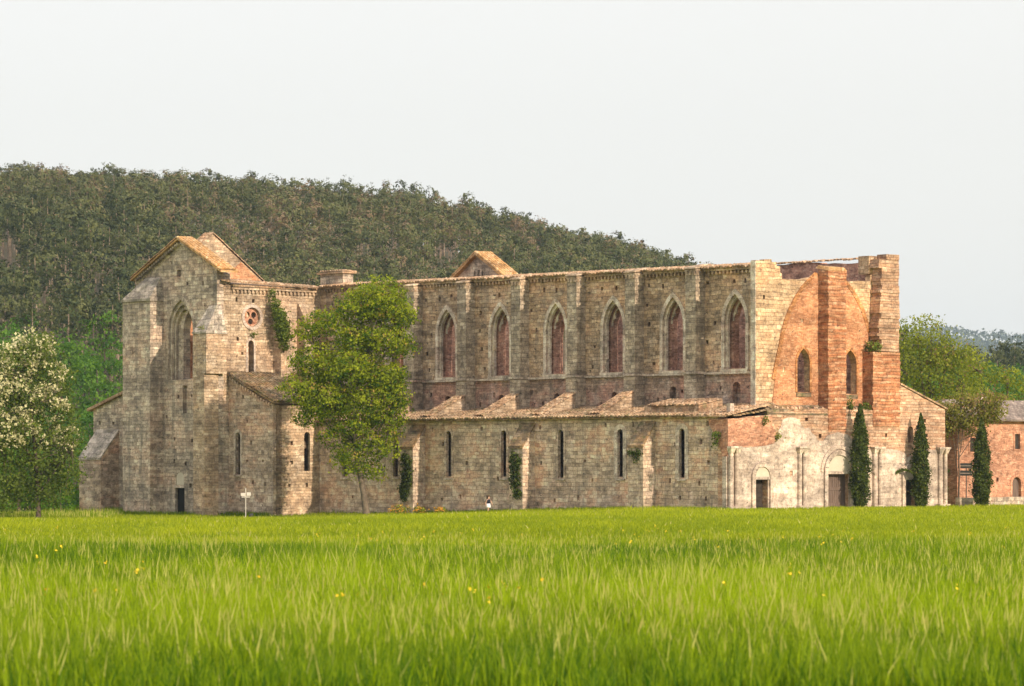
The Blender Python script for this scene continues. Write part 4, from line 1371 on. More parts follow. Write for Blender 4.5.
v, q = leaves(c, s, out, .4)
link('blossom', np_mesh('blossom', v, [q], [M['blossom']], tint=np.repeat(tt, 4)), loc_t)

# --- three cypresses along the facade
cyp = [((23.45, 234.5), 7.05, 0.63, 'tallest dark cypress in front of the central portal'),
       ((28.0, 238.4), 6.45, 0.57, 'dark cypress with a drooping side branch beside the right portal'),
       ((32.45, 240.5), 6.15, 0.61, 'dark cypress standing apart from the church before the low wall')]
for i, ((x, y), h, r, lab) in enumerate(cyp):
    t = thing('cypress_tree', lab, 'tree', (x, y, gz(x, y)), 0, 'cypresses by the facade')
    n = 11000
    zz = RNG.beta(1.15, 1.35, n)
    prof = np.interp(zz, [0, .04, .15, .4, .65, .85, 1], [.45, .7, .95, 1, .82, .48, .05]) * r
    ph = RNG.uniform(0, 2 * math.pi, n)
    lump = 1 + .22 * np.sin(ph * 3 + zz * 21 + i) + .12 * np.sin(ph * 5 - zz * 33 + 2 * i)
    rr = prof * lump * np.sqrt(RNG.uniform(.25, 1, n)) * RNG.choice([.9, 1.0, 1.08, 1.3], n, p=[.4, .33, .2, .07])
    c = np.stack([np.cos(ph) * rr, np.sin(ph) * rr, .12 + zz * (h - .1) + .05 * np.sin(ph * 2)], 1)
    out = np.stack([np.cos(ph), np.sin(ph), np.full(n, .35)], 1)
    v, q = leaves(c, RNG.uniform(.08, .2, n), out, .45)
    link('crown', np_mesh('crown', v, [q], [M['cypress_leaf']], tint=np.repeat(np.clip(RNG.normal(.4, .25, n), 0, 1), 4)), t)
    v, q = tubes_np([([(0, 0, -.3), (0, 0, h * .5), (0, 0, h * .95)], [.14, .09, .02])], 7)
    link('trunk', np_mesh('trunk', v, [q], [M['bark']]), t)
    if i == 1:
        p = np.linspace(0, 1, 260)
        bx = -.3 - 1.55 * p + .03 * RNG.normal(size=260)
        bz = 2.25 + .75 * np.sin(p * 2.3) * .8 - .35 * p + .05 * RNG.normal(size=260)
        c = np.stack([bx, -.3 + .05 * RNG.normal(size=260), bz], 1)
        v, q = leaves(c, RNG.uniform(.08, .2, 260))
        sv, sq_ = tubes_np([([(0, -.2, 2.0), (-.6, -.3, 2.6), (-1.2, -.3, 2.65), (-1.85, -.3, 2.3)], [.05, .04, .03, .015])], 5)
        link('drooping_branch', np_mesh('drooping_branch', np.concatenate([sv, v]), [sq_, q + len(sv)], [M['bark'], M['locust_leaf']],
             mat_idx=[np.zeros(len(sq_)), np.ones(len(q))], tint=RNG.uniform(.2, .9, len(sv) + len(v))), t)

# --- tall trees behind the right flank of the church
rt = [('leafy_tree', 'broad olive-green tree rising behind the right aisle of the church', (35.0, 292.0),
       [(-1, 0, 13.7, 2.8, 2.2, 1.7), (3.6, 0, 11.6, 1.6, 1.6, 1.3), (1.6, 0, 12.3, 2.2, 2.0, 1.6), (-2.6, 0, 11.2, 2.2, 2.0, 1.7), (.4, -.5, 10.6, 2.6, 2.2, 1.9), (3.0, 0, 9.6, 1.9, 1.8, 1.5), (-2, 0, 8.4, 2.4, 2, 1.7), (1.6, 0, 7.6, 2.6, 2.2, 1.7), (-.6, 0, 5.8, 2.8, 2.2, 1.7), (2.8, 0, 5.6, 2, 2, 1.4), (-3, 0, 5, 2, 2, 1.6)], 11000),
      ('leafy_tree', 'thin dry-looking tree with pale limbs above the brick monastery roof', (38.6, 272.0),
       [(-2.2, 0, 10.3, 1.5, 1.4, 1.0), (.2, 0, 9.6, 1.7, 1.5, 1.0), (2.2, 0, 8.6, 1.5, 1.4, .9), (-2.8, 0, 8.2, 1.5, 1.4, 1.0), (-.6, 0, 7.6, 1.9, 1.6, 1.0), (2.2, 0, 6.8, 1.5, 1.4, .8), (3.3, 0, 9.6, .8, .8, .6), (-1.6, 0, 6.2, 1.6, 1.4, .8)], 4200),
      ('leafy_tree', 'low tree with sparse brownish leaves between the church corner and the monastery', (31.6, 246.6),
       [(-.6, 0, 6.6, 1.2, 1.1, .7), (.6, 0, 7.3, 1.1, 1.0, .6), (1.6, 0, 6.4, 1.2, 1.0, .6), (-.9, 0, 5.6, .8, .8, .8), (1.9, 0, 7.4, .9, .8, .6), (.4, 0, 6.0, 1.0, .9, .5), (-1.2, 0, 6.9, .8, .8, .5), (2.4, 0, 6.7, .9, .9, .6), (2.7, 0, 7.6, .8, .8, .5), (1.2, 0, 5.4, .7, .7, .4)], 7600)]
for nm, lab, (x, y), blobs, n in rt:
    h = max(b[2] for b in blobs)
    k_ = min(1, h / 13) ** 2.6
    tr = ([(0, 0, -.3), (.1, 0, h * .3), (0, 0, h * .6), (.2, 0, h)], [.32 * k_, .25 * k_, .16 * k_, .05])
    lm = [([(0, 0, h * (.28 + .08 * k)), ((b[0]) * .5, b[1] * .5, (h * .35 + b[2]) / 2), (b[0], b[1], b[2])], [.13 * k_, .09 * k_, .02]) for k, b in enumerate(blobs[:7])]
    make_tree(nm, lab, 'tree', (x, y, 0), tr, lm, blobs, n if n < 9000 else 18000, .17 if h < 8 else .22, M['olive_leaf'] if h > 8 else M['dry_leaf'], M['bark'], twigs=60, spread=.34 if n > 9000 else .24, shell=.5)

# --- forest stock: pine and broadleaf meshes
def pine_arrays(seed, n=560):
    r = np.random.default_rng(seed)
    h = r.uniform(11, 13)
    cr = r.uniform(1.9, 2.7)
    base = h * r.uniform(.5, .6)
    hc = (h - base) / 2
    blobs = [(0, 0, base + hc, cr * .85, cr * .85, hc)]
    for k in range(5):
        a = r.uniform(0, 6.28)
        f = r.uniform(.35, .85)
        w = cr * (.75 - .3 * f)
        blobs.append((math.cos(a) * w * .7, math.sin(a) * w * .7, base + (h - base) * f, w * .6, w * .6, .9))
    c, s, out, t, _ = clump_cloud(blobs, n, .42, rng=r, sub=8, spread=.26, shell=.85)
    v, q = leaves(c, s, out, .68, rng=r)
    lean = r.uniform(-.5, .5)
    tv, tq = tubes_np([([(0, 0, -1.5), (lean * .4, 0, h * .45), (lean, 0, h * .9)], [.17, .13, .05])], 4)
    return tv, tq, v, q, np.concatenate([np.full(len(tv), .5), np.repeat(t * .75, 4)])


def broad_arrays(seed, n=560):
    r = np.random.default_rng(seed)
    h = r.uniform(7, 10)
    blobs = []
    for k in range(8):
        a = r.uniform(0, 6.28)
        rad = r.uniform(.3, 1.9)
        blobs.append((math.cos(a) * rad, math.sin(a) * rad, h * r.uniform(.3, .88), r.uniform(1.0, 1.7), r.uniform(1.0, 1.7), r.uniform(.9, 1.4)))
    c, s, out, t, _ = clump_cloud(blobs, n, .42, rng=r, sub=7, spread=.3, shell=.7)
    v, q = leaves(c, s, out, .55, rng=r)
    tv, tq = tubes_np([([(0, 0, -1), (.1, 0, h * .4), (0, 0, h * .8)], [.2, .15, .05])], 4)
    return tv, tq, v, q, np.concatenate([np.full(len(tv), .5), np.repeat(t, 4)])


def stock_mesh(name, arr, bark, leaf):
    tv, tq, v, q, t = arr
    return np_mesh(name, np.concatenate([tv, v]), [tq, q + len(tv)], [bark, leaf], mat_idx=[np.zeros(len(tq)), np.ones(len(q))], tint=t)


pines = [pine_arrays(100 + i) for i in range(8)]
broads = [broad_arrays(200 + i) for i in range(6)]
pine_me = [stock_mesh('pine', a, M['pine_bark'], M['pine_leaf']) for a in pines]
broad_me = [stock_mesh('broadleaf', a, M['bark'], M['broad_leaf']) for a in broads]


def realize(name, arrs, pos, rot, scl, pick, shift, mats, label):
    V, T0, Q0, T1 = [], [], [], []
    base = 0
    tint = []
    for (p, a, s, k, sh) in zip(pos, rot, scl, pick, shift):
        tv, tq, v, q, t = arrs[k]
        allv = np.concatenate([tv, v])
        ca, sa = math.cos(a), math.sin(a)
        x = allv[:, 0] * ca - allv[:, 1] * sa
        y = allv[:, 0] * sa + allv[:, 1] * ca
        V.append(np.stack([x * s + p[0], y * s + p[1], allv[:, 2] * s + p[2]], 1))
        T0.append(tq + base)
        Q0.append(q + base + len(tv))
        tint.append(np.clip(t + sh, 0, 1))
        base += len(allv)
    T0, Q0 = np.concatenate(T0), np.concatenate(Q0)
    o = link(name, np_mesh(name, np.concatenate(V), [T0, Q0], mats, mat_idx=[np.zeros(len(T0)), np.ones(len(Q0))], tint=np.concatenate(tint)))
    return tag(o, label, 'wood', kind='stuff')


# scatter over the hillside with uneven spacing
def scatter(x0, x1, y0, y1, step, fn):
    out = []
    y = y0
    while y < y1:
        x = x0 + RNG.uniform(0, step)
        while x < x1:
            px, py = x + RNG.uniform(-.45, .45) * step, y + RNG.uniform(-.45, .45) * step
            if fn(px, py):
                out.append((px, py, float(hill_z(px, py)) - 1.0))
            x += step
        y += step
    return out


def in_view(x, y, m=1.12):
    return -0.147 * y * m - 6 < x < 0.147 * y * m + 6


def pine_zone(x, y):
    edge = 488 + 14 * math.sin(x * .05) + 9 * math.sin(x * .13 + 1)
    if x > 60:
        edge = 660
    # the abbey hides the lower slope behind it
    gap = math.sin(x * .11 + y * .031) * math.sin(y * .047 - x * .05) + .4 * math.sin(x * .31) * math.sin(y * .17)
    if RNG.uniform() < .05 + (.3 if gap > .55 else 0):
        return False
    return y > edge and in_view(x, y)


pp = scatter(-200, 190, 455, 960, 5.3, pine_zone)
pp.sort(key=lambda p: p[1])
near = [p for p in pp if p[0] < -.099 * p[1]][:230]
near += [p for p in pp if p[0] > .112 * p[1]][:60]
ns = set(near)
far = [p for p in pp if p not in ns]
for i, p in enumerate(near):
    o = link('pine_tree', pine_me[int(RNG.integers(8))])
    o.location = p
    o.rotation_euler = (0, 0, float(RNG.uniform(0, 6.28)))
    s = float(RNG.uniform(.8, 1.2))
    o.scale = (s, s, s * float(RNG.uniform(.9, 1.1)))
    tag(o, 'tall bare-trunked pine among the pines of the wooded hillside', 'tree', 'pines on the hillside')
realize('pine_forest', pines, far, RNG.uniform(0, 6.28, len(far)), RNG.uniform(.75, 1.1, len(far)), RNG.integers(0, 8, len(far)),
        np.where(RNG.uniform(size=len(far)) < .03, .45, RNG.normal(0, .24, len(far))), [M['pine_bark'], M['pine_leaf']], 'dense dark pine wood covering the hill behind the abbey')


def broad_zone(x, y):
    if x < -.095 * y:
        return y < 500 and in_view(x, y)
    if x > .108 * y:
        return y < 690 and in_view(x, y)
    return False


bb = scatter(-140, 140, 392, 700, 5.2, broad_zone)
bb.sort(key=lambda p: p[1])
for i, p in enumerate(bb[:290]):
    o = link('broadleaf_tree', broad_me[int(RNG.integers(6))])
    o.location = (p[0], p[1], p[2] + .2)
    o.rotation_euler = (0, 0, float(RNG.uniform(0, 6.28)))
    s = float(RNG.uniform(.7, 1.25))
    o.scale = (s, s, s)
    tag(o, 'bright green broadleaf tree in the thicket at the foot of the hill', 'tree', 'broadleaf trees at the foot of the hill')
if len(bb) > 290:
    rest = bb[290:]
    realize('broadleaf_wood', broads, rest, RNG.uniform(0, 6.28, len(rest)), RNG.uniform(.7, 1.2, len(rest)), RNG.integers(0, 6, len(rest)), RNG.normal(0, .15, len(rest)), [M['bark'], M['broad_leaf']],
            'green broadleaf wood higher on the slope below the pines')
# near thicket at the left edge of the meadow
for i in range(44):
    y = float(RNG.uniform(264, 330))
    x = float(-.147 * y * 1.15 + RNG.uniform(0, .147 * y * .27))
    o = link('broadleaf_bush', broad_me[i % 6])
    o.location = (x, y, gz(x, y) - 1.6)
    s = float(RNG.uniform(.5, .85))
    o.scale = (s, s, s * .9)
    o.rotation_euler = (0, 0, float(RNG.uniform(0, 6.28)))
    tag(o, 'leafy green bush in the thicket behind the blossoming locust', 'bush', 'bushes behind the locust tree')

for i, (x, y) in enumerate(((-36.2, 283), (-38.5, 288), (-35.6, 294), (-40.5, 281), (-37.5, 300), (-41, 296))):
    o = link('broadleaf_bush', broad_me[i % 6])
    o.location = (x, y, gz(x, y) - 1.8)
    s = .62 + .07 * (i % 3)
    o.scale = (s, s, s)
    o.rotation_euler = (0, 0, i * 1.3)
    tag(o, 'leafy green bush in the thicket behind the blossoming locust', 'bush', 'bushes behind the locust tree')
# pine rising just right of the church
o = link('pine_tree', pine_me[2])
o.location = (42.6, 380, 0)
o.scale = (1.55, 1.55, 1.58)
tag(o, 'lone grey-green pine top peeking out right of the facade buttress', 'tree')

# far wood on the distant hill
n = 4000
x = RNG.uniform(150, 1150, n)
y = RNG.uniform(4300, 5050, n)
z = far_z(x, y)
c = np.stack([x, y, z + 4], 1)
cs = np.repeat(c, 7, 0) + RNG.normal(size=(n * 7, 3)) * np.array([3.5, 3.5, 2.2])
v, q = leaves(cs, RNG.uniform(4, 7, n * 7))
tag(link('distant_wood', np_mesh('distant_wood', v, [q], [M['pine_far_leaf']], tint=np.repeat(RNG.uniform(0, 1, n * 7), 4))), 'far bluish wooded ridge on the right horizon', 'wood', kind='stuff')

# ------------------------------------------------------------------ monastery wing and garden wall on the right
mon = thing('brick_monastery', 'low orange brick monastery building with grey tiled roof at the right edge', 'building', W(4, 26.7), -ANG)
dv = lambda v: v - 26.7
mb = MB()
wl = [(0, ZB), (26, ZB), (26, 6.1), (0, 6.1)]
hs = [rect(dv(33.15), .28, 4.1, 5.2), arch(dv(33.05), .48, -.2, 1.6, 2.08, 6), rect(dv(37.0), .3, 4.1, 5.2), arch(dv(38.5), .48, -.2, 1.6, 2.08, 6), sq(dv(31), 1.9, .25, .3), rect(dv(28.3), .3, 3.9, 4.9)]
mb.wall('u', 0, .6, wl, hs)
mb.box(.61, 9, 0, .6, ZB, 6.1)
mb.box(9.01, 9.6, 0, 26, ZB, 6.1)
mb.build('wall', M['brick_pink'], mon)
mb = MB()
mb.box(.45, .5, 0.7, 25, ZB, 5.9)
mb.build('backing', M['dark'], mon)
for c in (33.15, 37.0, 28.3):
    b = MB()
    z0, z1 = (4.1, 5.2) if c > 30 else (3.9, 4.9)
    ring = rect(dv(c), .4, z0 - .12, z1 + .12)
    b.wall('u', -.04, .05, ring, [rect(dv(c), .275, z0 + .005, z1 - .005)])
    w = b.build('window', M['brick_pink'], mon)
    b = MB()
    b.box(.12, .16, dv(c) - .27, dv(c) + .27, z0, z1)
    b.build('shutter', M['wood_dark'], w)
for c in (33.05, 38.5):
    b = MB()
    b.wall('u', -.05, .05, arch(dv(c), .7, -.2, 1.6, 2.32, 7) + arch(dv(c), .475, -.2, 1.6, 2.07, 7)[::-1])
    w = b.build('doorway', M['brick_pink'], mon)
    b = MB()
    b.box(.2, .25, dv(c) - .47, dv(c) + .47, -.5, 2.06)
    b.build('door', M['wood_red'] if 'wood_red' in M else M['wood'], w)
mb = MB()
mb.solid([(-.45, -.45, 6.1), (10, -.45, 6.1), (10, 26.4, 6.1), (-.45, 26.4, 6.1)], [(-.45, -.45, 6.22), (10, -.45, 6.22), (10, 26.4, 6.22), (-.45, 26.4, 6.22)])
mb.solid([(-.45, -.45, 6.225), (10, -.45, 6.225), (10, 26.4, 6.225), (-.45, 26.4, 6.225)], [(4.6, 4, 7.75), (4.9, 4, 7.75), (4.9, 26.4, 7.75), (4.6, 26.4, 7.75)])
mr = mb.build('roof', M['roof_grey'] if 'roof_grey' in M else M['tile'], mon)
b = MB()
b.box(3.6, 4.3, dv(33.3), dv(33.9), 7.3, 7.95)
b.build('chimney', M['trav'], mr)

gw_ = MB()
gw_.wall('u', 0, .4, [(0, -.6), (22, -.6)] + ragged((22, .72), (0, .7), 24, .04))
gwo = gw_.build('garden_wall', M['dark_stone'] if 'dark_stone' in M else M['transept'])
gwo.location = W(-1.0, 21.4)
gwo.rotation_euler = (0, 0, -ANG)
tag(gwo, 'low dark stone garden wall along the meadow before the monastery', 'wall')

sp = W(1.0, 24.3)
st = thing('sign_post', 'thin dark post with two dark plates stacked on it beside the church corner', 'sign', (sp.x, sp.y, 0), R(-20))
mb = MB(False)
mb.tube([(0, 0, -.2), (0, 0, 2.9)], [.035, .035], 8)
mb.build('post', M['metal_dark'], st)
for z in (2.2, 2.72):
    b = MB(False)
    b.box(-.42, .42, -.05, -.02, z, z + .36)
    pl_ = b.build('sign_plate', M['metal_dark'], st)
    b = MB(False)
    b.box(-.44, .44, -.06, -.051, z + .15, z + .19)
    b.build('plate_edge', M['trav_grey'], pl_)

# ------------------------------------------------------------------ white signpost by the chapel, bag, person
sx, sy = -18.9, 247.0
sg = thing('signpost', 'white signpost with small white boards standing on the grass by the chapel', 'sign', (sx, sy, gz(sx, sy)), R(12))
mb = MB(False)
mb.tube([(0, 0, -.3), (0, 0, 2.25)], [.035, .035], 8)
mb.build('post', M['metal_white'], sg)
for (x0, x1, z0, z1) in ((-.36, -.04, 1.68, 1.9), (.06, .36, 1.7, 1.94)):
    b = MB(False)
    b.box(x0, x1, -.09, -.05, z0, z1)
    b.build('board', M['metal_white'], sg)
b = MB(False)
b.box(-.3, .3, -.085, -.055, 1.58, 1.64)
b.build('crossbar', M['metal_white'], sg)
rk = MB(False)
for k in range(5):
    a0 = k * 1.256
rk.solid([(-.2, -.15, -.1), (.2, -.15, -.1), (.22, .15, -.1), (-.2, .15, -.1)], [(-.12, -.1, .42), (.12, -.1, .46), (.1, .1, .42), (-.1, .1, .4)])
bag = rk.build('waste_bag', M['metal_dark'])
bag.location = (sx + .42, sy - .1, gz(sx + .4, sy))
tag(bag, 'small dark bag on the grass at the foot of the white signpost', 'bag')

px_, py_ = -1.62, 238.6
skin = simple('skin', (0.5, 0.31, 0.22), (0.45, 0.27, 0.19), 8, .6)
cloth_d = simple('navy_cloth', (0.02, 0.024, 0.045), (0.015, 0.018, 0.03), 8)
cloth_w = simple('white_cloth', (0.75, 0.73, 0.75), (0.65, 0.64, 0.68), 8)
hair_m = simple('brown_hair', (0.09, 0.05, 0.03), (0.05, 0.03, 0.02), 12)
shoe_m = simple('brown_shoes', (0.16, 0.09, 0.05), (0.1, 0.06, 0.03), 12)
per = thing('person', 'person in a dark top and white shorts walking along the foot of the nave wall', 'person', (px_, py_, gz(px_, py_)), R(35))


def skinned(name, joints, edges, radii, mat, parent, root=0):
    me = bpy.data.meshes.new(name)
    me.from_pydata(joints, edges, [])
    o = link(name, me, parent)
    me.materials.append(mat)
    md = o.modifiers.new('skin', 'SKIN')
    md.use_smooth_shade = True
    if not me.skin_vertices:
        bpy.context.view_layer.objects.active = o
    lay = me.skin_vertices[0] if me.skin_vertices else None
    for i, r_ in enumerate(radii):
        lay.data[i].radius = (r_, r_)
    lay.data[root].use_root = True
    sb = o.modifiers.new('sub', 'SUBSURF')
    sb.levels = 1
    sb.render_levels = 2
    return o


J = [(0, 0, .62), (0, -.01, .78), (.0, -.02, .92), (0, -.03, 1.0), (0, -.05, 1.08), (0, -.06, 1.17),
     (-.07, 0, .58), (-.075, -.09, .34), (-.075, -.03, .07), (-.075, -.11, .03),
     (.07, 0, .58), (.075, .06, .34), (.075, .2, .12), (.075, .15, .05),
     (-.14, -.02, .91), (-.19, .06, .73), (-.19, -.01, .56), (-.19, -.03, .49),
     (.14, -.02, .91), (.19, -.1, .74), (.18, -.22, .62), (.18, -.27, .58)]
E_ = [(0, 1), (1, 2), (2, 3), (3, 4), (4, 5), (0, 6), (6, 7), (7, 8), (8, 9), (0, 10), (10, 11), (11, 12), (12, 13), (2, 14), (14, 15), (15, 16), (16, 17), (2, 18), (18, 19), (19, 20), (20, 21)]
Rr = [.1, .09, .1, .045, .075, .07, .07, .05, .035, .03, .07, .05, .035, .03, .045, .035, .026, .022, .045, .035, .026, .022]
skinned('body', J, E_, Rr, skin, per)


def loft(name, rings, mat, parent, n=14):
    v, f = [], []
    for (cx_, cy_, z, rx, ry) in rings:
        for k in range(n):
            a = 2 * math.pi * k / n
            v.append((cx_ + rx * math.cos(a), cy_ + ry * math.sin(a), z))
    for i in range(len(rings) - 1):
        for k in range(n):
            f.append([i * n + k, i * n + (k + 1) % n, (i + 1) * n + (k + 1) % n, (i + 1) * n + k])
    me = bpy.data.meshes.new(name)
    me.from_pydata(v, [], f)
    me.materials.append(mat)
    for p in me.polygons:
        p.use_smooth = True
    o = link(name, me, parent)
    so = o.modifiers.new('thick', 'SOLIDIFY')
    so.thickness = .01
    return o


loft('top', [(0, 0, .66, .13, .11), (0, -.01, .78, .125, .105), (0, -.02, .9, .165, .115), (0, -.025, .955, .11, .08), (0, -.03, .98, .06, .06)], cloth_d, per)
loft('shorts', [(0, 0, .40, .175, .17), (0, 0, .5, .165, .155), (0, 0, .6, .145, .13), (0, 0, .675, .135, .115)], cloth_w, per)
loft('hair', [(0, -.0, 1.02, .06, .05), (0, .0, 1.08, .086, .07), (0, -.02, 1.16, .088, .088), (0, -.05, 1.24, .06, .06), (0, -.05, 1.26, .01, .01)], hair_m, per)
for sx_, (fx, fy, fz) in ((-1, (-.075, -.1, .03)), (1, (.075, .17, .06))):
    loft('shoe', [(fx, fy, fz - .035, .035, .075), (fx, fy, fz, .04, .08), (fx, fy + .02, fz + .03, .035, .05)], shoe_m, per, 10)


# ------------------------------------------------------------------ wall plants and bushes
def plant(name, label, cat, p, blobs, n, size, mat, group=None, spread=.12):
    me, _ = crown_mesh(name, blobs, n, size, mat, spread=spread, sub=7, shell=.4)
    o = link(name, me)
    o.location = p
    o.rotation_euler = (0, 0, -ANG)      # flat against the wall it grows on
    return tag(o, label, cat, group)


p = W(48.3, -.35, 12.4)
plant('ivy', 'bright green ivy spilling over the buttress top on the sunlit transept wall', 'ivy', p,
      [(-.5, -.3, 3.4, .2, .25, .5), (-.3, -.2, 2.7, .35, .4, .5), (0, 0, 1.9, .5, .55, .6), (.1, .2, 1.1, .5, .65, .6), (.1, .3, .4, .45, .6, .6), (.1, .4, -.3, .3, .4, .5)], 4200, .15, M['ivy_leaf'], 'ivy on the walls')
plant('ivy', 'dark green ivy down the front of the buttress next to the acacia', 'ivy', W(32.0, -1.2, 2.0), [(0, 0, 1.2, .62, .06, .8), (.1, 0, .1, .62, .06, 1.0), (-.2, 0, -.9, .5, .1, .8)], 2000, .16, M['cypress_leaf'], 'ivy on the walls', .08)
plant('ivy', 'dark ivy on the front of the middle aisle buttress', 'ivy', W(19.95, -1.2, 2.2), [(0, 0, 1.0, .62, .06, .8), (.0, 0, .0, .6, .06, .9), (.2, 0, -1.0, .45, .1, .7)], 1700, .16, M['cypress_leaf'], 'ivy on the walls', .08)
plant('ivy', 'dark moss and ivy under the cap of the right aisle buttress', 'ivy', W(7.7, -1.2, 3.6), [(-.25, 0, .2, .4, .05, .22), (.3, 0, .1, .35, .05, .35), (.05, 0, -.3, .2, .04, .3)], 420, .13, M['cypress_leaf'], 'ivy on the walls', .08)
plant('wall_plant', 'green tuft hanging from the broken brick corner of the aisle', 'plant', W(.9, -.25, 4.6), [(0, 0, 0, .3, .2, .5), (.1, 0, .4, .2, .2, .3)], 220, .15, M['ivy_leaf'], 'tufts on the masonry')
plant('wall_plant', 'green tuft growing on the step of the right facade buttress', 'plant', W(.3, 14.1, 10.9), [(0, 0, .1, .75, .5, .4), (-.5, 0, -.1, .4, .3, .4)], 420, .15, M['ivy_leaf'], 'tufts on the masonry')
plant('wall_plant', 'small green tuft on the ledge right of the facade pier', 'plant', W(.3, 11.7, 6.8), [(0, 0, .2, .35, .3, .4)], 200, .14, M['ivy_leaf'], 'tufts on the masonry')
plant('wall_plant', 'small green tuft on the ledge at the foot of the facade buttress', 'plant', W(.3, 13.3, 6.8), [(0, 0, .1, .4, .3, .4)], 200, .14, M['ivy_leaf'], 'tufts on the masonry')
plant('wall_plant', 'green tuft on the facade below the slipped tiles', 'plant', W(-.12, 3.2, 5.9), [(0, 0, 0, .3, .15, .3)], 130, .13, M['ivy_leaf'], 'tufts on the masonry')
plant('wall_plant', 'olive tuft beside the broken edge of the white facing', 'plant', W(-.12, 4.45, 4.95), [(0, 0, 0, .22, .15, .35)], 130, .13, M['olive_leaf'], 'tufts on the masonry')
plant('wall_plant', 'tiny green tuft on the wall under the round window', 'plant', W(49.2, -2.15, 12.85), [(0, 0, 0, .35, .15, .15)], 110, .12, M['ivy_leaf'], 'tufts on the masonry')
plant('wall_plant', 'green tuft on the sloped cap of the corner transept buttress', 'plant', W(49.6, -6.5, 13.2), [(0, 0, 0, .4, .25, .2)], 110, .12, M['olive_leaf'], 'tufts on the masonry')

for (x, y, w, lab) in ((-8.1, 248.3, .9, 'bush with orange blossom at the foot of the acacia'), (-6.6, 247.9, .6, 'low yellow-flowering bush beside the left aisle buttress'), (-5.2, 247.4, .5, 'small yellow-flowering bush right of the left aisle buttress')):
    b_ = [(0, 0, .35 * w, .7 * w, .5 * w, .45 * w), (.5 * w, 0, .3 * w, .5 * w, .4 * w, .35 * w)]
    me, _ = crown_mesh('foliage', b_, 260, .16, M['olive_leaf'], spread=.12, sub=6)
    t = thing('flowering_bush', lab, 'bush', (x, y, gz(x, y)), 0, 'flowering bushes at the wall foot')
    link('foliage', me, t)
    c, s, out, tt, _ = clump_cloud([(a, b - .1, c_ + .12, d, e, f) for a, b, c_, d, e, f in b_], 140, .11, sub=4, spread=.08, shell=.8)
    v, q = leaves(c, s, out, .4)
    link('flowers', np_mesh('flowers', v, [q], [M['petal_orange']]), t)['kind'] = 'stuff'
plant('shrub', 'green climbing shrub at the right corner of the facade', 'shrub', W(1.2, 21.8, 0), [(0, 0, 1.0, .6, .6, 1.0), (.1, 0, 2.4, .5, .5, .8)], 700, .18, M['ivy_leaf'])


# ------------------------------------------------------------------ the meadow grass
def vnoise(x, y, seed):
    r = np.random.default_rng(seed)
    g = r.uniform(0, 1, (64, 64))
    xi, yi = np.floor(x).astype(int), np.floor(y).astype(int)
    fx, fy = x - xi, y - yi
    fx, fy = fx * fx * (3 - 2 * fx), fy * fy * (3 - 2 * fy)
    a = g[xi % 64, yi % 64] * (1 - fx) + g[(xi + 1) % 64, yi % 64] * fx
    b = g[xi % 64, (yi + 1) % 64] * (1 - fx) + g[(xi + 1) % 64, (yi + 1) % 64] * fx
    return a * (1 - fy) + b * fy


def grass(name, n, y0, y1, h0, h1, w, label, power=1.0, dry=.08, mat='grass', margin=1.12, hfun=None, lean=.2, keep=None):
    y = y0 + (y1 - y0) * RNG.uniform(0, 1, n) ** power
    x = RNG.uniform(-1, 1, n) * (y * .147 * margin + 1)
    if keep is None:
        # tussocks: blades bunch together and leave darker gaps
        k = vnoise(x * 3.1, y * 1.3, 31) * .6 + vnoise(x * 1.1, y * .45, 32) * .55 > RNG.uniform(.35, .8, n)
        x, y = x[k], y[k]
        n = len(x)
    if keep is not None:
        k = keep(x, y)
        x, y = x[k], y[k]
        n = len(x)
    pat = vnoise(x * .22, y * .12, 3) * .6 + vnoise(x * .9, y * .5, 4) * .4
    big = vnoise(x * .06 + 9, y * .05, 5)
    h = RNG.uniform(h0, h1, n) * (.55 + .8 * pat)
    if hfun is not None:
        h = h * hfun(x, y)
    z = ground_z(x, y) - .02
    a = RNG.uniform(0, 2 * math.pi, n)
    ww = w * RNG.uniform(.6, 1.4, n)
    dx, dy = np.cos(a) * ww * .5, np.sin(a) * ww * .5
    la = RNG.uniform(0, 2 * math.pi, n)
    lm = np.abs(RNG.normal(0, lean, n)) * h + .05
    lx, ly = np.cos(la) * lm, np.sin(la) * lm
    t = np.clip(.04 + .8 * pat + .55 * (big - .5) + RNG.normal(0, .3, n), 0, .92)
    isdry = RNG.uniform(size=n) < dry * (.4 + 1.6 * big)
    t = np.where(isdry, 1.0, t)
    h = np.where(isdry, h * 1.25, h)
    head = np.where(isdry, 1.3, .95)
    b0 = np.stack([x - dx, y - dy, z], 1)
    b1 = np.stack([x + dx, y + dy, z], 1)
    m0 = np.stack([x - dx * head + lx * .35, y - dy * head + ly * .35, z + h * .6], 1)
    m1 = np.stack([x + dx * head + lx * .35, y + dy * head + ly * .35, z + h * .6], 1)
    tp = np.stack([x + lx, y + ly, z + h * np.where(isdry, 1.0, .97)], 1)
    V = np.stack([b0, b1, m0, m1, tp], 1).reshape(-1, 3)
    i = np.arange(n)[:, None] * 5
    Q = np.concatenate([i, i + 1, i + 3, i + 2], 1)
    T = np.concatenate([i + 2, i + 3, i + 4], 1)
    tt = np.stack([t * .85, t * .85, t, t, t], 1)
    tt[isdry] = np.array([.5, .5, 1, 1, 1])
    o = link(name, np_mesh(name, V, [Q, T], [M[mat]], tint=tt.ravel()))
    return tag(o, label, 'grass', kind='stuff')


def tall(x, y):
    e = 104 + 14 * (vnoise(x * .12 + 3, y * .05, 8) - .5) * 2
    return np.where(y < e, 1.0, .42)


grass('tall_grass', 560000, 40, 128, .42, .85, .018, 'tall bright green meadow grass with pale seed heads in the foreground', 1.0, .018, hfun=tall)


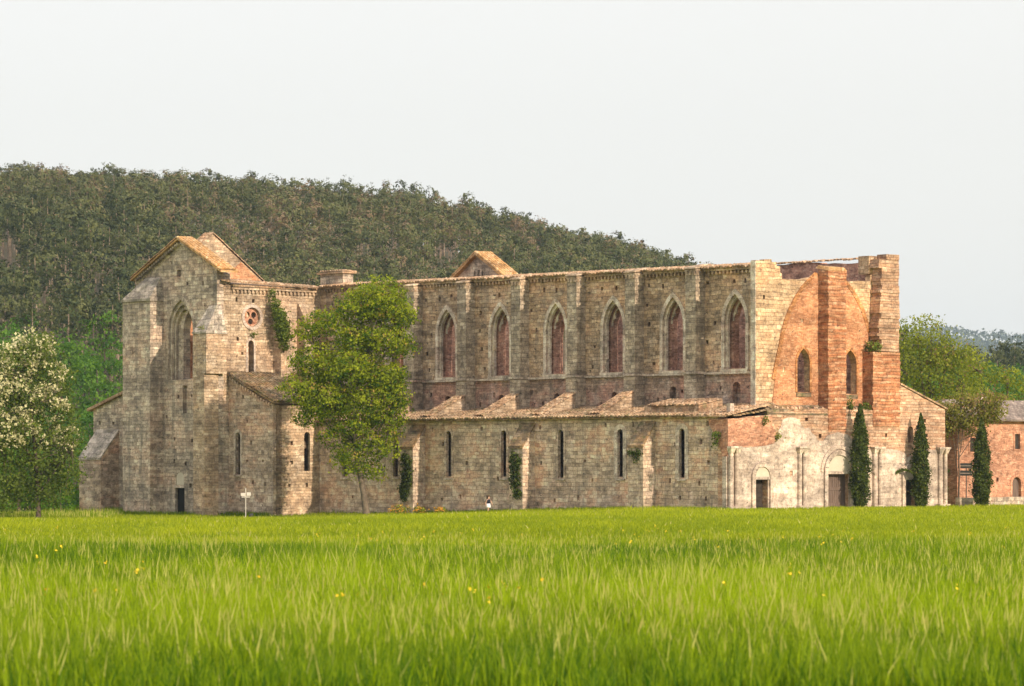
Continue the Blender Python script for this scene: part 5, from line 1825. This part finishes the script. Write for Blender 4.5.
def off_church(x, y):
    u = -(x - CX) * CA + (y - CY) * SA
    v = (x - CX) * SA + (y - CY) * CA
    inside_ = ((u > -.35) & (v > -.3)) | ((u > 43.5) & (v > -6.9))
    return ~inside_


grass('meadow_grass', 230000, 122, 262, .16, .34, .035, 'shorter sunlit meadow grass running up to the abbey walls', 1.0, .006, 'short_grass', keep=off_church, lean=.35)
# rank growth at the wall foot
n = 9000
uu = np.concatenate([RNG.uniform(0, 43.6, 3000), RNG.uniform(43.8, 50, 1500), RNG.uniform(50, 72, 4500)])
vv = np.where(uu < 43.8, -.05, np.where(uu < 50, -4.4, np.where(uu < 60.2, -6.75, -5.5))) - np.abs(RNG.normal(0, .5, n))
gx, gy = CX - CA * uu + SA * vv, CY + SA * uu + CA * vv
hh = RNG.uniform(.15, .5, n) * np.where(uu > 60, 1.5, 1) * np.where(uu < 40, .7, 1)
gzv = ground_z(gx, gy)
a = RNG.uniform(0, 6.28, n)
V = np.stack([np.stack([gx - np.cos(a) * .03, gy - np.sin(a) * .03, gzv], 1), np.stack([gx + np.cos(a) * .03, gy + np.sin(a) * .03, gzv], 1),
              np.stack([gx + RNG.normal(0, .1, n), gy + RNG.normal(0, .1, n), gzv + hh], 1)], 1).reshape(-1, 3)
tag(link('wall_foot_weeds', np_mesh('wall_foot_weeds', V, [np.arange(n * 3).reshape(n, 3)], [M['grass']], tint=np.repeat(RNG.uniform(0, .8, n), 3))), 'rank green weeds along the foot of the abbey walls', 'weeds', kind='stuff')
# dry reeds in front of the thicket
n = 5000
gx = RNG.uniform(-45, -29.5, n)
gy = RNG.uniform(252, 266, n)
gzv = ground_z(gx, gy)
hh = RNG.uniform(.3, .8, n) * (.3 + vnoise(gx * .7, gy * .5, 12))
V = np.stack([np.stack([gx - .03, gy, gzv], 1), np.stack([gx + .03, gy, gzv], 1), np.stack([gx + RNG.normal(0, .12, n), gy, gzv + hh], 1)], 1).reshape(-1, 3)
tag(link('dry_reeds', np_mesh('dry_reeds', V, [np.arange(n * 3).reshape(n, 3)], [M['grass']], tint=np.repeat(np.where(RNG.uniform(size=n) < .35, 1, .5), 3))), 'straw-coloured tall grass in front of the thicket on the left', 'grass', kind='stuff')
# pale seed heads standing above the tall grass
n = 8000
y = 42 + 80 * RNG.uniform(0, 1, n) ** .9
x = RNG.uniform(-1, 1, n) * (y * .165 + 1)
kk = vnoise(x * .35, y * .12, 41) > RNG.uniform(.15, .95, n)
x, y = x[kk], y[kk]
n = len(x)
h = RNG.uniform(.62, 1.0, n) * np.where(y > 104, .6, 1)
lx, ly = RNG.normal(0, .09, n), RNG.normal(0, .09, n)
hl = RNG.uniform(.10, .2, n)
hw = RNG.uniform(.005, .012, n)
z = ground_z(x, y)
zero = np.zeros(n)
pts = []
for sx_, sy_ in ((1, 0), (0, 1)):
    pts += [np.stack([x - .003 * sx_, y - .003 * sy_, z], 1), np.stack([x + .003 * sx_, y + .003 * sy_, z], 1),
            np.stack([x + lx - hw * sx_, y + ly - hw * sy_, z + h], 1), np.stack([x + lx + hw * sx_, y + ly + hw * sy_, z + h], 1),
            np.stack([x + lx * 1.35, y + ly * 1.35, z + h + hl], 1), np.stack([x + lx * .95, y + ly * .95, z + h - hl * .4], 1)]
V = np.stack(pts, 1).reshape(-1, 3)
i = np.arange(n)[:, None] * 12
T = np.concatenate([np.concatenate([i + b_, i + b_ + 1, i + b_ + 5], 1) for b_ in (0, 6)] + [np.concatenate([i + b_ + 5, i + b_ + 3, i + b_ + 2], 1) for b_ in (0, 6)] + [np.concatenate([i + b_ + 2, i + b_ + 3, i + b_ + 4], 1) for b_ in (0, 6)])
tn = np.repeat(np.where(RNG.uniform(size=n) < .75, 1.0, .9), 12)
tag(link('seed_heads', np_mesh('seed_heads', V, [T], [M['grass']], tint=tn)), 'pale tan seed heads standing above the tall foreground grass', 'grass', kind='stuff')
# yellow meadow flowers
n = 220
fy = RNG.uniform(60, 125, n)
fx = RNG.uniform(-1, 1, n) * fy * .15
keepf = vnoise(fx * .18 + 5, fy * .08, 21) > .52
fx, fy = fx[keepf], fy[keepf]
n = len(fx)
c = np.stack([fx, fy, RNG.uniform(.5, .8, n)], 1)
c = np.repeat(c, 3, 0) + RNG.normal(size=(n * 3, 3)) * .03
v, q = leaves(c, RNG.uniform(.04, .09, n * 3))
tag(link('meadow_flowers', np_mesh('meadow_flowers', v, [q], [M['petal']])), 'scattered small yellow flowers among the tall grass', 'flowers', kind='stuff')

# ------------------------------------------------------------------ haze
if HAZE_DENSITY > 0:
    mb = MB(False)
    mb.box(-3200, 3200, -400, 6000, -8, 260)
    hz = mb.build('haze', None)
    hz.data.materials.clear()
    hmat = bpy.data.materials.new('haze_air')
    hmat.use_nodes = True
    hmat.node_tree.nodes.clear()
    ho = hmat.node_tree.nodes.new('ShaderNodeOutputMaterial')
    pv = hmat.node_tree.nodes.new('ShaderNodeVolumePrincipled')
    pv.inputs['Density'].default_value = HAZE_DENSITY
    pv.inputs['Color'].default_value = (0.62, 0.8, 1.0, 1)
    pv.inputs['Anisotropy'].default_value = 0.2
    hmat.node_tree.links.new(pv.outputs[0], ho.inputs['Volume'])
    hz.data.materials.append(hmat)
    tag(hz, 'thin pale haze over the whole valley', 'haze', kind='stuff')
